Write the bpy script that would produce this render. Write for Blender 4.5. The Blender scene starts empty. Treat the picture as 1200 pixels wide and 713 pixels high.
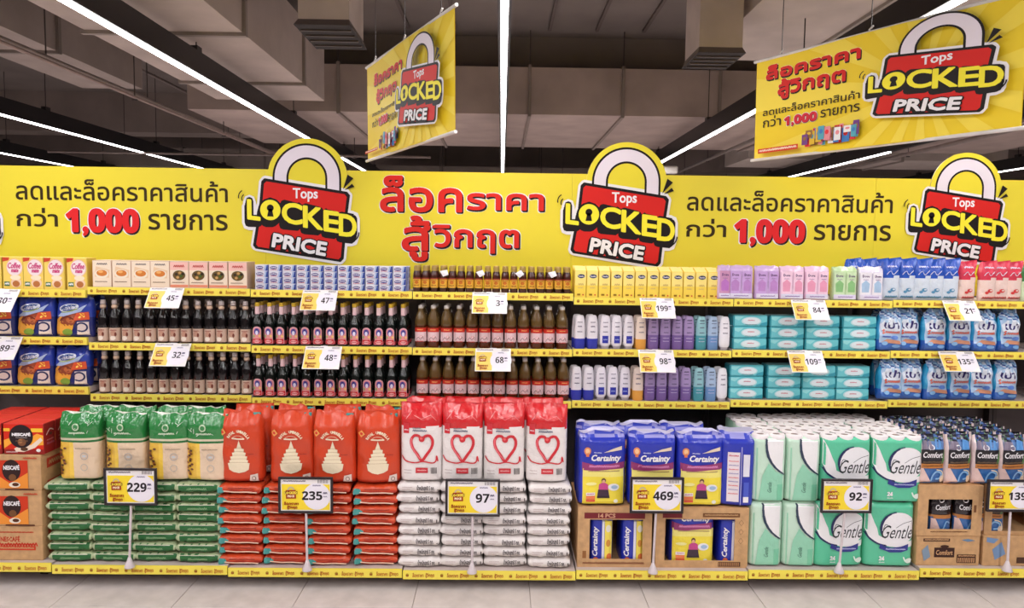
import bpy, math, random
from mathutils import Vector, Matrix
PI = math.pi; R = math.radians
rnd = random.Random(7)
scene = bpy.context.scene
COL = scene.collection
# ------------------------------------------------------------------ camera
H = 1.81
FPX = 870.0
YAW, PITCH, ROLL = R(.85), R(4.25), R(.75)
cd = bpy.data.cameras.new('camera'); cam = bpy.data.objects.new('camera', cd); COL.objects.link(cam)
cd.sensor_width = 36; cd.lens = 36 * FPX / 1200; cd.clip_end = 200; cd.clip_start = .05
fw = Vector((math.sin(YAW) * math.cos(PITCH), math.cos(YAW) * math.cos(PITCH), -math.sin(PITCH)))
rt = Vector((math.cos(YAW), -math.sin(YAW), 0)); up = rt.cross(fw)
r2 = rt * math.cos(ROLL) + up * math.sin(ROLL); u2 = -rt * math.sin(ROLL) + up * math.cos(ROLL)
M = Matrix((r2, u2, -fw)).transposed().to_4x4(); M.translation = Vector((0, 0, H))
cam.matrix_world = M
scene.camera = cam
def at(px, py, Y):
    """pixel of the 1200x713 photograph -> point on the vertical plane y = Y"""
    d = r2 * ((px - 600) / FPX) - u2 * ((py - 356.5) / FPX) + fw
    return Vector((0, 0, H)) + d * (Y / d.y)
def gx(px, Y, z):
    """x of the point with depth Y and height z that is seen in pixel column px"""
    a, b = at(px, 0, Y), at(px, 713, Y)
    return a.x + (b.x - a.x) * (z - a.z) / (b.z - a.z)
# ------------------------------------------------------------------ world, lamps, exposure
w = bpy.data.worlds.new('world'); scene.world = w; w.use_nodes = True
w.node_tree.nodes['Background'].inputs[0].default_value = (.80, .77, .78, 1)
w.node_tree.nodes['Background'].inputs[1].default_value = .28
scene.view_settings.view_transform = 'Standard'; scene.view_settings.look = 'None'
scene.view_settings.gamma = 1; scene.view_settings.exposure = 0.0
FIX_Z = H + 1.5                                    # underside of the linear fixtures
FIX_X = [-8.5, -5.95, -2.74, 0.0, 2.70, 5.75, 9.0]
LAMP_W = 105.0                                     # watts per fixture run in front of the shelf
for i, x in enumerate(FIX_X):
    for (y0, y1, p) in ((-3.2, 3.4, LAMP_W), (3.6, 14.0, LAMP_W * 1.15)):
        if abs(x) > 6 and y0 < 0: continue
        ld = bpy.data.lights.new('tube_light', 'AREA'); ld.shape = 'RECTANGLE'; ld.size = .07; ld.size_y = y1 - y0
        ld.energy = p; ld.color = (1, .955, .95)
        lo = bpy.data.objects.new('tube_light', ld); COL.objects.link(lo); lo.location = (x, (y0 + y1) / 2, FIX_Z - .012)
# ------------------------------------------------------------------ materials
def s2l(c):
    c = c / 255.0
    return c / 12.92 if c <= .04045 else ((c + .055) / 1.055) ** 2.4
_lin = {}
def lin(c):
    if c not in _lin: _lin[c] = (s2l(c[0]), s2l(c[1]), s2l(c[2]), 1.0)
    return _lin[c]
def mat(name, rough=.5, metal=0, bump=0, bscale=40, coat=0, trans=0, ior=1.45, mottled=0, fixed=None, stretch=(1, 1, 1), spec=.5):
    m = bpy.data.materials.new(name); m.use_nodes = True; nt = m.node_tree; b = nt.nodes['Principled BSDF']
    b.inputs['Roughness'].default_value = rough; b.inputs['Metallic'].default_value = metal
    b.inputs['Coat Weight'].default_value = coat; b.inputs['Coat Roughness'].default_value = .08
    b.inputs['Transmission Weight'].default_value = trans; b.inputs['IOR'].default_value = ior
    b.inputs['Specular IOR Level'].default_value = spec
    if fixed: b.inputs['Base Color'].default_value = lin(fixed); src = None
    else:
        a = nt.nodes.new('ShaderNodeAttribute'); a.attribute_name = 'Col'; src = a.outputs['Color']
        if not mottled: nt.links.new(src, b.inputs['Base Color'])
    tc = nt.nodes.new('ShaderNodeTexCoord')
    if bump or mottled:
        mp = nt.nodes.new('ShaderNodeMapping'); mp.inputs['Scale'].default_value = stretch
        nt.links.new(tc.outputs['Object'], mp.inputs['Vector'])
    if bump:
        n = nt.nodes.new('ShaderNodeTexNoise'); n.inputs['Scale'].default_value = bscale; n.inputs['Detail'].default_value = 3
        nt.links.new(mp.outputs['Vector'], n.inputs['Vector'])
        bp = nt.nodes.new('ShaderNodeBump'); bp.inputs['Strength'].default_value = bump; bp.inputs['Distance'].default_value = .01
        nt.links.new(n.outputs['Fac'], bp.inputs['Height']); nt.links.new(bp.outputs['Normal'], b.inputs['Normal'])
        if coat: nt.links.new(bp.outputs['Normal'], b.inputs['Coat Normal'])
    if mottled:
        n2 = nt.nodes.new('ShaderNodeTexNoise'); n2.inputs['Scale'].default_value = mottled; n2.inputs['Detail'].default_value = 6
        nt.links.new(mp.outputs['Vector'], n2.inputs['Vector'])
        mr = nt.nodes.new('ShaderNodeMapRange'); mr.inputs['From Min'].default_value = .3; mr.inputs['From Max'].default_value = .7
        mr.inputs['To Min'].default_value = .84; mr.inputs['To Max'].default_value = 1.1
        nt.links.new(n2.outputs['Fac'], mr.inputs['Value'])
        mx = nt.nodes.new('ShaderNodeMix'); mx.data_type = 'RGBA'; mx.blend_type = 'MULTIPLY'; mx.inputs['Factor'].default_value = 1
        if fixed: mx.inputs['A'].default_value = lin(fixed)
        else: nt.links.new(src, mx.inputs['A'])
        nt.links.new(mr.outputs['Result'], mx.inputs['B']); nt.links.new(mx.outputs['Result'], b.inputs['Base Color'])
    return m
PAPER = mat('printed_paper', .55)
CARD = mat('cardboard', .75, mottled=25, bump=.15, bscale=120)
INK = mat('printed_ink', .5, spec=.25)
GLOSS = mat('plastic_film', .3, bump=.35, bscale=38, coat=.35)
CRINKLE = mat('crinkled_clear_film', .22, bump=.8, bscale=30, coat=.6)
WOVEN = mat('sack_film', .34, bump=.5, bscale=26, coat=.25)
FILMINK = mat('film_ink', .35, bump=.4, bscale=38, coat=.25)
PLASTIC = mat('moulded_plastic', .32, spec=.5)
GLASS = mat('dark_bottle_glass', .1, coat=.5)
AMBER = mat('amber_bottle', .12, trans=.45, ior=1.38, coat=.3)
METAL = mat('painted_metal', .42, mottled=8)
BOARD = mat('banner_board', .38, bump=.03, bscale=2)
FABRIC = mat('hanging_banner_sheet', .5, bump=.1, bscale=3, spec=.3)
CONC = mat('concrete', .9, mottled=1.3, bump=.2, bscale=9)
DUCT = mat('duct_sheet', .7, mottled=2.0)
TILE = mat('floor_tile', .38, mottled=7, spec=.4, bump=.05, bscale=60)
def emis(name, col, st):
    m = bpy.data.materials.new(name); m.use_nodes = True; b = m.node_tree.nodes['Principled BSDF']
    b.inputs['Base Color'].default_value = (1, 1, 1, 1); b.inputs['Emission Color'].default_value = (*col, 1); b.inputs['Emission Strength'].default_value = st
    return m
LED = emis('led_diffuser', (1, .96, .95), 9)
# ------------------------------------------------------------------ mesh builder
def tag(o, label=None, cat=None, group=None, kind=None):
    if label: o['label'] = label
    if cat: o['category'] = cat
    if group: o['group'] = group
    if kind: o['kind'] = kind
    return o
class MB:
    def __init__(s): s.v = []; s.f = []; s.c = []; s.sm = []
    def face(s, pts, col, smooth=False):
        n = len(s.v); s.v.extend(pts); s.f.append(tuple(range(n, n + len(pts)))); s.c.append(col); s.sm.append(smooth)
    def box(s, x0, x1, y0, y1, z0, z1, col, ch=0, front=None, top=None, side=None, open_front=False):
        """axis box, chamfered by ch; colours of the front (-y), top and sides may differ"""
        fr = front or col; tp = top or col; sd = side or col
        if not ch:
            n = len(s.v); s.v += [(x0, y0, z0), (x1, y0, z0), (x1, y1, z0), (x0, y1, z0), (x0, y0, z1), (x1, y0, z1), (x1, y1, z1), (x0, y1, z1)]
            F = [((0, 3, 2, 1), col), ((4, 5, 6, 7), tp), ((0, 1, 5, 4), fr), ((1, 2, 6, 5), sd), ((2, 3, 7, 6), col), ((3, 0, 4, 7), sd)]
            for f, c in F: s.f.append(tuple(n + i for i in f)); s.c.append(c); s.sm.append(False)
            return
        c = ch; n = len(s.v); idx = {}
        X, Y, Z = (x0, x1), (y0, y1), (z0, z1)
        for i in (0, 1):
            for j in (0, 1):
                for k in (0, 1):
                    sx, sy, sz = (1, -1)[i], (1, -1)[j], (1, -1)[k]
                    for a in range(3):
                        p = [X[i] + sx * c, Y[j] + sy * c, Z[k] + sz * c]; p[a] = (X[i], Y[j], Z[k])[a]
                        idx[(i, j, k, a)] = len(s.v); s.v.append(tuple(p))
        def q(keys, cc): s.f.append(tuple(idx[k] for k in keys)); s.c.append(cc); s.sm.append(False)
        q([(0, 0, 0, 1), (1, 0, 0, 1), (1, 0, 1, 1), (0, 0, 1, 1)], fr); q([(1, 1, 0, 1), (0, 1, 0, 1), (0, 1, 1, 1), (1, 1, 1, 1)], col)
        q([(0, 1, 0, 0), (0, 0, 0, 0), (0, 0, 1, 0), (0, 1, 1, 0)], sd); q([(1, 0, 0, 0), (1, 1, 0, 0), (1, 1, 1, 0), (1, 0, 1, 0)], sd)
        q([(0, 1, 0, 2), (1, 1, 0, 2), (1, 0, 0, 2), (0, 0, 0, 2)], col); q([(0, 0, 1, 2), (1, 0, 1, 2), (1, 1, 1, 2), (0, 1, 1, 2)], tp)
        for j in (0, 1):
            for k in (0, 1): q([(0, j, k, 1), (1, j, k, 1), (1, j, k, 2), (0, j, k, 2)], fr if j == 0 else col)
        for i in (0, 1):
            for k in (0, 1): q([(i, 0, k, 0), (i, 1, k, 0), (i, 1, k, 2), (i, 0, k, 2)], sd)
            for j in (0, 1): q([(i, j, 0, 0), (i, j, 1, 0), (i, j, 1, 1), (i, j, 0, 1)], sd)
        for i in (0, 1):
            for j in (0, 1):
                for k in (0, 1): q([(i, j, k, 0), (i, j, k, 1), (i, j, k, 2)], sd)
    def grid(s, pts, cols, closed=False, smooth=True):
        """rows of points; cols(i, j) or a colour"""
        n = len(s.v); rows = len(pts); k = len(pts[0])
        for r in pts: s.v.extend(r)
        for i in range(rows - 1):
            for j in range(k if closed else k - 1):
                j2 = (j + 1) % k
                s.f.append((n + i * k + j, n + i * k + j2, n + (i + 1) * k + j2, n + (i + 1) * k + j))
                s.c.append(cols(i, j) if callable(cols) else cols); s.sm.append(smooth)
    def lathe(s, prof, n=16, sx=1, sy=1, cx=0, cy=0, smooth=True):
        """prof: (r, z, colour of the segment above)"""
        pts = [[(cx + sx * r * math.cos(2 * PI * j / n), cy + sy * r * math.sin(2 * PI * j / n), z) for j in range(n)] for r, z, _ in prof]
        s.grid(pts, lambda i, j: prof[i][2], True, smooth)
    def tube(s, a, b, r, col, n=8, r2_=None):
        a, b = Vector(a), Vector(b); d = (b - a).normalized(); u = d.orthogonal().normalized(); w_ = d.cross(u); rr = r if r2_ is None else r2_
        P = [[tuple(p + (u * math.cos(2 * PI * j / n) + w_ * math.sin(2 * PI * j / n)) * q) for j in range(n)] for p, q in ((a, r), (b, rr))]
        s.grid(P, col, True); s.face(list(reversed(P[0])), col); s.face(P[1], col)
    def build(s, name, m, parent=None, loc=None, label=None):
        me = bpy.data.meshes.new(name); me.from_pydata(s.v, [], s.f)
        a = me.attributes.new('Col', 'FLOAT_COLOR', 'CORNER')
        buf = []
        for f, c in zip(s.f, s.c): buf.extend(lin(c) * len(f))
        a.data.foreach_set('color', buf)
        me.polygons.foreach_set('use_smooth', s.sm)
        me.materials.append(m); me.update()
        o = bpy.data.objects.new(name, me); COL.objects.link(o)
        if parent: o.parent = parent
        if loc: o.location = loc
        if label: o['label'] = label
        return o
def thing(name, label, cat, loc=(0, 0, 0), rz=0, group=None):
    o = bpy.data.objects.new(name, None); COL.objects.link(o); o.location = loc; o.rotation_euler = (0, 0, rz)
    o.empty_display_size = .05
    return tag(o, label, cat, group)
KIDS = {}
def kids(o):
    k = o.name
    if k not in KIDS: KIDS[k] = list(o.children)
    return KIDS[k]
def dup(root, loc=None, rz=None, label=None, group=None, rx=None):
    def cp(o, par):
        c = o.copy(); COL.objects.link(c)
        if par: c.parent = par
        for ch in kids(o): cp(ch, c)
        return c
    r = cp(root, None)
    if loc is not None: r.location = loc
    if rz is not None: r.rotation_euler = (rx or 0, 0, rz)
    if label: r['label'] = label
    if group: r['group'] = group
    return r
def place(proto, i, loc, rz, label, group, cat=None, rx=None):
    if not proto.get('used'):
        proto['used'] = 1; proto.location = loc; proto.rotation_euler = (rx or 0, 0, rz); proto['label'] = label
        if group: proto['group'] = group
        return proto
    return dup(proto, loc, rz, label, group, rx)
ORD = ['first', 'second', 'third', 'fourth', 'fifth', 'sixth', 'seventh', 'eighth', 'ninth', 'tenth', 'eleventh', 'twelfth', 'thirteenth',
       'fourteenth', 'fifteenth', 'sixteenth', 'seventeenth', 'eighteenth']
# ------------------------------------------------------------------ vector print
def fill(edges, snap=0):
    """non-zero winding fill of directed edges -> trapezoids that do not overlap"""
    E = []
    for (x0, y0), (x1, y1) in edges:
        if snap: y0 = round(y0 / snap) * snap; y1 = round(y1 / snap) * snap
        if abs(y0 - y1) < 1e-9: continue
        E.append((x0, y0, x1, y1, 1) if y1 > y0 else (x1, y1, x0, y0, -1))
    ys = sorted({round(e[1], 7) for e in E} | {round(e[3], 7) for e in E}); out = []
    ix = {y: i for i, y in enumerate(ys)}; B = [[] for _ in ys]
    for e in E:
        for i in range(ix[round(e[1], 7)], ix[round(e[3], 7)]): B[i].append(e)
    for a, b, act in zip(ys, ys[1:], B):
        if b - a < 1e-7: continue
        m = (a + b) / 2; L = []
        for x0, y0, x1, y1, d in act:
            k = (x1 - x0) / (y1 - y0); L.append((x0 + k * (m - y0), x0 + k * (a - y0), x0 + k * (b - y0), d))
        L.sort(); wn = 0
        for e in L:
            if wn == 0: st = e
            wn += e[3]
            if wn == 0 and e[0] - st[0] > 1e-7: out.append([(st[1], a), (e[1], a), (e[2], b), (st[2], b)])
    return out
def ccw(p):
    return p if sum(a[0] * b[1] - b[0] * a[1] for a, b in zip(p, p[1:] + p[:1])) > 0 else p[::-1]
_txt = {}
def outline(s_, res=4, shear=0):
    if s_[0] in '0123456789' and s_.replace(',', '').isdigit(): s_ = ''.join(chr(0x1D7EC + int(q)) if q.isdigit() else q for q in s_)
    k = (s_, res, shear)
    if k in _txt: return _txt[k]
    c = bpy.data.curves.new('lettering', 'FONT'); c.body = s_; c.fill_mode = 'NONE'; c.resolution_u = res; c.shear = shear
    o = bpy.data.objects.new('lettering', c); COL.objects.link(o)
    dg = bpy.context.evaluated_depsgraph_get(); dg.update()
    me = o.evaluated_get(dg).to_mesh()
    V = [(v.co.x, v.co.y) for v in me.vertices]; Ed = [(V[e.vertices[0]], V[e.vertices[1]]) for e in me.edges]
    o.evaluated_get(dg).to_mesh_clear(); bpy.data.objects.remove(o); bpy.data.curves.remove(c)
    xs = [p[0] for e in Ed for p in e]; ys = [p[1] for e in Ed for p in e]
    _txt[k] = (Ed, min(xs), min(ys), max(xs), max(ys)); return _txt[k]
class Art:
    """flat print: coloured convex polygons in x (right), y (up), stacked in thin layers"""
    def __init__(s): s.P = []; s.L = 0; s.U = {}; s.T = [(1, 0, 0, 1, 0, 0)]
    def uni(s, sn):
        a, b, c, d, e, f = s.T[-1]; k = math.sqrt(abs(a * d - b * c)) * sn; s.U[s.L] = min(k, s.U.get(s.L, 1e9))
    def push(s, tx=0, ty=0, rot=0, sc=1, sy=None):
        sy = sc if sy is None else sy
        a, b, c, d, e, f = s.T[-1]; ca, sa = math.cos(rot), math.sin(rot)
        m = (ca * sc, sa * sc, -sa * sy, ca * sy, tx, ty)
        s.T.append((a * m[0] + c * m[1], b * m[0] + d * m[1], a * m[2] + c * m[3], b * m[2] + d * m[3], a * m[4] + c * m[5] + e, b * m[4] + d * m[5] + f))
    def pop(s): s.T.pop()
    def t(s, p):
        a, b, c, d, e, f = s.T[-1]; return (a * p[0] + c * p[1] + e, b * p[0] + d * p[1] + f)
    def add(s, pts, col): s.P.append(([s.t(p) for p in pts], col, s.L))
    def nl(s): s.L += 1
    def rect(s, x0, y0, x1, y1, col, nl=True):
        if nl: s.nl()
        s.add([(x0, y0), (x1, y0), (x1, y1), (x0, y1)], col)
    def poly(s, pts, col, nl=True):
        if nl: s.nl()
        ed = list(zip(pts, pts[1:] + pts[:1]))
        for q in fill(ed): s.add(q, col)
    def convex(s, pts, col, nl=True):
        if nl: s.nl()
        s.add(pts, col)
    def ell(s, cx, cy, rx, ry, col, n=24, a0=0, a1=2 * PI, nl=True):
        if nl: s.nl()
        s.add([(cx + rx * math.cos(a0 + (a1 - a0) * i / n), cy + ry * math.sin(a0 + (a1 - a0) * i / n)) for i in range(n if a1 - a0 > 6.28 else n + 1)], col)
    def arc(s, cx, cy, rx, ry, a0, a1, wd, col, n=24, wd1=None, nl=True):
        if nl: s.nl()
        P = []
        for i in range(n + 1):
            a = a0 + (a1 - a0) * i / n; q = wd + ((wd1 if wd1 is not None else wd) - wd) * i / n
            P.append(((cx + (rx - q / 2) * math.cos(a), cy + (ry - q / 2) * math.sin(a)), (cx + (rx + q / 2) * math.cos(a), cy + (ry + q / 2) * math.sin(a))))
        for (a, b), (c, d) in zip(P, P[1:]): s.add([a, b, d, c], col)
    def stroke(s, pts, wd, col, nl=True, closed=False, caps=8):
        if nl: s.nl()
        s.uni(wd / 7)
        L = list(zip(pts, pts[1:])) + ([(pts[-1], pts[0])] if closed else [])
        for (x0, y0), (x1, y1) in L:
            d = math.hypot(x1 - x0, y1 - y0)
            if d < 1e-9: continue
            nx, ny = -(y1 - y0) / d * wd / 2, (x1 - x0) / d * wd / 2
            s.add([(x0 + nx, y0 + ny), (x0 - nx, y0 - ny), (x1 - nx, y1 - ny), (x1 + nx, y1 + ny)], col)
        if caps:
            for x, y in pts: s.add([(x + wd / 2 * math.cos(2 * PI * i / caps), y + wd / 2 * math.sin(2 * PI * i / caps)) for i in range(caps)], col)
    def spline(s, pts, wd, col, n=6, nl=True):
        P = [pts[0]] + list(pts) + [pts[-1]]; out = []
        for i in range(1, len(P) - 2):
            for k in range(n):
                t = k / n; q = []
                for a in (0, 1):
                    p0, p1, p2, p3 = P[i - 1][a], P[i][a], P[i + 1][a], P[i + 2][a]
                    q.append(.5 * (2 * p1 + (p2 - p0) * t + (2 * p0 - 5 * p1 + 4 * p2 - p3) * t * t + (3 * p1 - p0 - 3 * p2 + p3) * t ** 3))
                out.append(tuple(q))
        out.append(tuple(P[-1])); s.stroke(out, wd, col, nl, caps=6)
    def squig(s, x0, y, x1, h, col, wd=None, n=None, seed=1):
        """a line of writing too small to read"""
        r = random.Random(seed); n = n or max(3, int((x1 - x0) / h * 1.3)); pts = []
        for i in range(n * 2 + 1):
            pts.append((x0 + (x1 - x0) * i / (n * 2), y + (h * (.45 + .3 * r.random()) if i % 2 else -h * .35)))
        s.stroke(pts, wd or h * .3, col, caps=0)
    def text(s, st, x0, y0, x1, y1, col, bold=0, res=3, shear=0, snap=.012, layers=(), dx=0, dy=0):
        """fit the text's outline into the box; layers: (bold, colour, dx, dy) drawn below it first"""
        Ed, a, b, c, d = outline(st, res, shear); kx = (x1 - x0) / (c - a); ky = (y1 - y0) / (d - b)
        Ed = [((x0 + (p[0] - a) * kx, y0 + (p[1] - b) * ky), (x0 + (q[0] - a) * kx, y0 + (q[1] - b) * ky)) for p, q in Ed]
        fl = fill(Ed, snap * ky)
        for bo, co, ddx, ddy in list(layers) + [(bold, col, dx, dy)]:
            s.nl()
            for q in fl: s.add([(p[0] + ddx, p[1] + ddy) for p in q], co)
            if bo:
                s.uni(snap * ky)
                for p, q in Ed: s.stroke([(p[0] + ddx, p[1] + ddy), (q[0] + ddx, q[1] + ddy)], bo * 2, co, nl=False, caps=0)
                for p in {e[0] for e in Ed}: s.add([(p[0] + ddx + bo * math.cos(PI * i / 4), p[1] + ddy + bo * math.sin(PI * i / 4)) for i in range(8)], co)
                s.U[s.L] = snap * ky * math.sqrt(abs(s.T[-1][0] * s.T[-1][3] - s.T[-1][1] * s.T[-1][2]))
    def build(s, name, m, parent=None, y=0, dl=.0003, fn=None, step=None, loc=None, off=.0004, label=None):
        """far-apart patches of print become meshes of their own"""
        G = {}
        for q in s.P: G.setdefault(q[2], []).append(q)
        B = []
        for L, ps in G.items():
            xs = [p[0] for q in ps for p in q[0]]; ys = [p[1] for q in ps for p in q[0]]; B.append([min(xs), min(ys), max(xs), max(ys), [L]])
        ch = True
        while ch:
            ch = False
            for i in range(len(B)):
                for j in range(i + 1, len(B)):
                    a, b = B[i], B[j]; gx_ = max(a[0] - b[2], b[0] - a[2], 0); gy_ = max(a[1] - b[3], b[1] - a[3], 0)
                    if math.hypot(gx_, gy_) < .2 * max(a[2] - a[0], a[3] - a[1], b[2] - b[0], b[3] - b[1]):
                        B[i] = [min(a[0], b[0]), min(a[1], b[1]), max(a[2], b[2]), max(a[3], b[3]), a[4] + b[4]]; del B[j]; ch = True; break
                if ch: break
        allP = s.P; o = None
        if len(B) > 6: B = [[0, 0, 0, 0, list(G)]]
        for b in B:
            k = set(b[4]); s.P = [q for q in allP if q[2] in k]; r = s.build1(name, m, parent, y, dl, fn, step, loc, off, label); o = o or r
        s.P = allP; return o
    def build1(s, name, m, parent, y, dl, fn, step, loc, off, label):
        mb = MB(); P = [q for q in s.P if q[2] not in s.U]; G = {}
        for q in s.P:
            if q[2] in s.U: G.setdefault((q[2], q[1]), []).append(ccw(q[0]))
        for (L, c), ps in G.items():
            P += [(q, c, L) for q in fill([e for p in ps for e in zip(p, p[1:] + p[:1])], s.U[L])]
        if step:
            for ax in (0, 1):
                out = []
                for pts, c, L in P:
                    lo = min(p[ax] for p in pts); hi = max(p[ax] for p in pts); k0 = math.floor(lo / step); k1 = math.ceil(hi / step)
                    if k1 - k0 <= 1: out.append((pts, c, L)); continue
                    for k in range(k0, k1):
                        q = clip(clip(pts, ax, k * step, 1), ax, (k + 1) * step, -1)
                        if len(q) > 2: out.append((q, c, L))
                P = out
        for pts, c, L in P:
            ar = sum(p[0] * q[1] - q[0] * p[1] for p, q in zip(pts, pts[1:] + pts[:1]))
            if abs(ar) < 1e-11: continue
            if ar < 0: pts = pts[::-1]
            o_ = off + L * dl
            mb.face([fn(p[0], p[1], o_) if fn else (p[0], y - o_, p[1]) for p in pts], c)
        return mb.build(name, m, parent, loc, label)
def clip(pts, ax, v, sg):
    out = []
    for p, q in zip(pts, pts[1:] + pts[:1]):
        a, b = (p[ax] - v) * sg, (q[ax] - v) * sg
        if a >= 0: out.append(p)
        if a * b < 0:
            t = a / (a - b); out.append((p[0] + t * (q[0] - p[0]), p[1] + t * (q[1] - p[1])))
    return out
# colours
YEL = (236, 222, 62); BLK = (28, 22, 24); RED = (214, 38, 34); WHT = (240, 238, 242); CREAM = (250, 236, 130)
def padlock(a, simple=False):
    """the promotional padlock, drawn in a frame of 545 x 713 units (x right, y up), centre near (0, 0)"""
    X = lambda x: x - 365
    Y = lambda y: 360 - y
    P = lambda *q: [(X(q[i]), Y(q[i + 1])) for i in range(0, len(q), 2)]
    body = P(172, 256, 572, 316, 584, 330, 572, 420, 552, 640, 540, 652, 126, 592, 116, 580, 148, 390, 160, 268)
    if not simple:
        a.ell(X(380), Y(250), 196, 196, YEL, 48)
    res = 2 if simple else 3
    L = [('L', 88, 357, 145, 455, -3), ('O', 146, 355, 250, 458, 0), ('C', 258, 366, 352, 470, 0), ('K', 362, 383, 452, 492, 0), ('E', 463, 405, 532, 508, 0), ('D', 538, 420, 618, 530, 0)]
    # white halo
    a.stroke(body, 34, WHT, closed=True)
    def blob(col, g, drops):
        for ch, x0, y0, x1, y1, _ in L:
            for (dx, dy) in drops:
                if ch == 'O': a.ell(X((x0 + x1) / 2 + dx), Y((y0 + y1) / 2) + dy, 61 + g, 61 + g, col, 24, nl=False)
                elif ch == 'L': a.stroke([(X(x0 + 8) + dx, Y(y0 + 8) + dy), (X(x0 + 8) + dx, Y(y1 - 8) + dy), (X(x1) + dx, Y(y1 - 8) + dy)], 38 + 2 * g, col, nl=False)
                else: a.stroke([(X(x0 + 8) + dx, Y(y0 + 10) + dy), (X(x0 + 8) + dx, Y(y1 - 12) + dy), (X(x1 - 14) + dx, Y(y1 - 10) + dy), (X(x1 - 14) + dx, Y(y0 + 22) + dy), (X(x0 + 8) + dx, Y(y0 + 10) + dy)], 40 + 2 * g, col, nl=False); a.stroke([(X(x0) + dx, Y((y0 + y1) / 2) + dy), (X(x1 - 10) + dx, Y((y0 + y1) / 2) + dy)], 80, col, nl=False, caps=0)
    a.nl(); blob(WHT, 13, ((0, 0), (-6, -24)))
    # shackle
    a.arc(X(378), Y(247), 129, 129, 0, PI, 78, BLK, 28); a.rect(X(210), Y(300), X(288), Y(247), BLK, False); a.rect(X(468), Y(330), X(546), Y(247), BLK, False)
    a.rect(X(204 + 6), Y(300), X(288), Y(247), BLK, False)
    a.arc(X(378), Y(247), 129, 129, 0, PI, 58, (236, 228, 240), 28); a.rect(X(220), Y(300), X(278), Y(246), (236, 228, 240), False); a.rect(X(478), Y(330), X(536), Y(246), (236, 228, 240), False)
    a.poly(body, BLK); a.stroke(body, 10, BLK, nl=False, closed=True)
    a.push(X(352) * .06, Y(455) * .06, 0, .955); a.poly(body, RED); a.pop()
    # Tops
    a.text('Tops', X(310), Y(362), X(430), Y(298), WHT, 1.5, res)
    # LOCKED, black extrusion
    a.nl(); blob(BLK, 0, ((0, 0), (-3, -12), (-6, -24)))
    YL = (250, 238, 60)
    for ch, x0, y0, x1, y1, _ in L:
        if ch == 'O':
            a.ell(X(198), Y(406), 50, 50, YL, 32); a.ell(X(198), Y(396), 17, 17, BLK, 16); a.poly(P(190, 400, 206, 400, 214, 438, 182, 438), BLK, False)
        else:
            sk = -.13
            Ed, aa, bb, cc, dd = outline(ch, 4); kx = (x1 - x0) / (cc - aa); ky = (y1 - y0) / (dd - bb) * .93
            f = lambda p: (X(x0) + (p[0] - aa) * kx, Y(y1) + (p[1] - bb) * ky + ((p[0] - aa) * kx) * sk + 6)
            E2 = [(f(p), f(q)) for p, q in Ed]
            a.nl()
            for q in fill(E2): a.add(q, YL)
            for p, q in E2: a.stroke([p, q], 9, YL, nl=False, caps=6)
    # PRICE
    a.push(X(200), Y(582), R(-9.2)); a.text('PRICE', 6, -2, 268, 62, WHT, 4, res, snap=.008, layers=[(9, BLK, -5, -10), (10, BLK, 0, -1)]); a.pop()
    # marks
    for q in ((P(555, 300, 578, 228, 606, 246)), (P(562, 304, 600, 272, 612, 288))): a.poly(q, BLK)
    for cx, cy, r0, r1 in ((84, 352, 2.2, 3.6),):
        a.arc(X(cx), Y(cy), 24, 24, r0, r1, 5, BLK, 6); a.arc(X(cx - 4), Y(cy - 8), 36, 36, r0 - .1, r1 - .25, 5, BLK, 6)
    a.arc(X(585), Y(508), 34, 34, -1.2, .1, 6, BLK, 6); a.arc(X(585), Y(510), 48, 48, -1.1, 0, 6, BLK, 6)
def crisis(a, k=1, sz=1):
    """red slogan in the frame of the banner, units = photo pixels x 4.615, y up from -180"""
    Ls = [(12, WHT, 3, -4), (5.5, BLK, 7, -8), (6.5, BLK, 2, -3)]
    RT = (218, 44, 36)
    for st, x0, y1, x1, y0 in (('ล็อค', 122, 320, 556, 128), ('ราคา', 590, 306, 998, 214), ('สู้', 240, 585, 386, 340), ('วิกฤต', 404, 540, 866, 386)):
        a.text(st, x0, -y1 + 4, x1, -y0 - 4, RT, 5.5 if st in ('ล็อค', 'สู้') else 4.2, 4, snap=.006, layers=Ls)
def thousand(a, x0, y0, x1, y1, k=1.0):
    a.text('1,000', x0, y0, x1, y1, (226, 40, 44), 6 * k, 3, snap=.01, layers=[(13 * k, WHT, 2 * k, -3 * k), (7 * k, BLK, 6 * k, -7 * k)])
INKBR = (58, 44, 20)
# ================================================================== the setting
ZC = H + 2.9
def struct(o, kind='structure'): o['kind'] = kind; return o
GREY = (150, 138, 134)
m = MB(); m.box(-14, 14, -6, 32, -.1, -.006, (168, 152, 146)); floor = struct(m.build('floor', TILE))
m = MB(); m.box(-.2985, .2985, -.2985, .2985, -.02, 0, (204, 195, 192), ch=.0015)
t0 = None
for j in range(3):
    for i in range(12):
        loc = (-3.3 + i * .6 + .17, 3.62 + j * .6 - .3, 0)
        if t0 is None: t0 = m.build('tile', TILE, floor, loc)
        else:
            t = t0.copy(); COL.objects.link(t); t.parent = floor; t.location = loc
m = MB(); m.box(-14, 14, -6, 3.02 - .0, -.02, -.0008, (210, 200, 198)); m.box(-14, 14, 4.83, 32, -.02, -.0008, (215, 203, 200)); struct(m.build('floor_covering', TILE, floor), 'stuff')
m = MB(); m.box(-14, 14, -6, 32, ZC, ZC + .2, (112, 103, 99)); ceil = struct(m.build('ceiling', CONC))
for nm, b in (('wall_front', (-14, 14, 32, 32.2)), ('wall_back', (-14, 14, -6.2, -6)), ('wall_left', (-14.2, -14, -6, 32)), ('wall_right', (14, 14.2, -6, 32))):
    m = MB(); m.box(*b, 0, ZC, (150, 140, 136) if nm != 'wall_front' else (96, 86, 82)); struct(m.build(nm, CONC))
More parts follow.
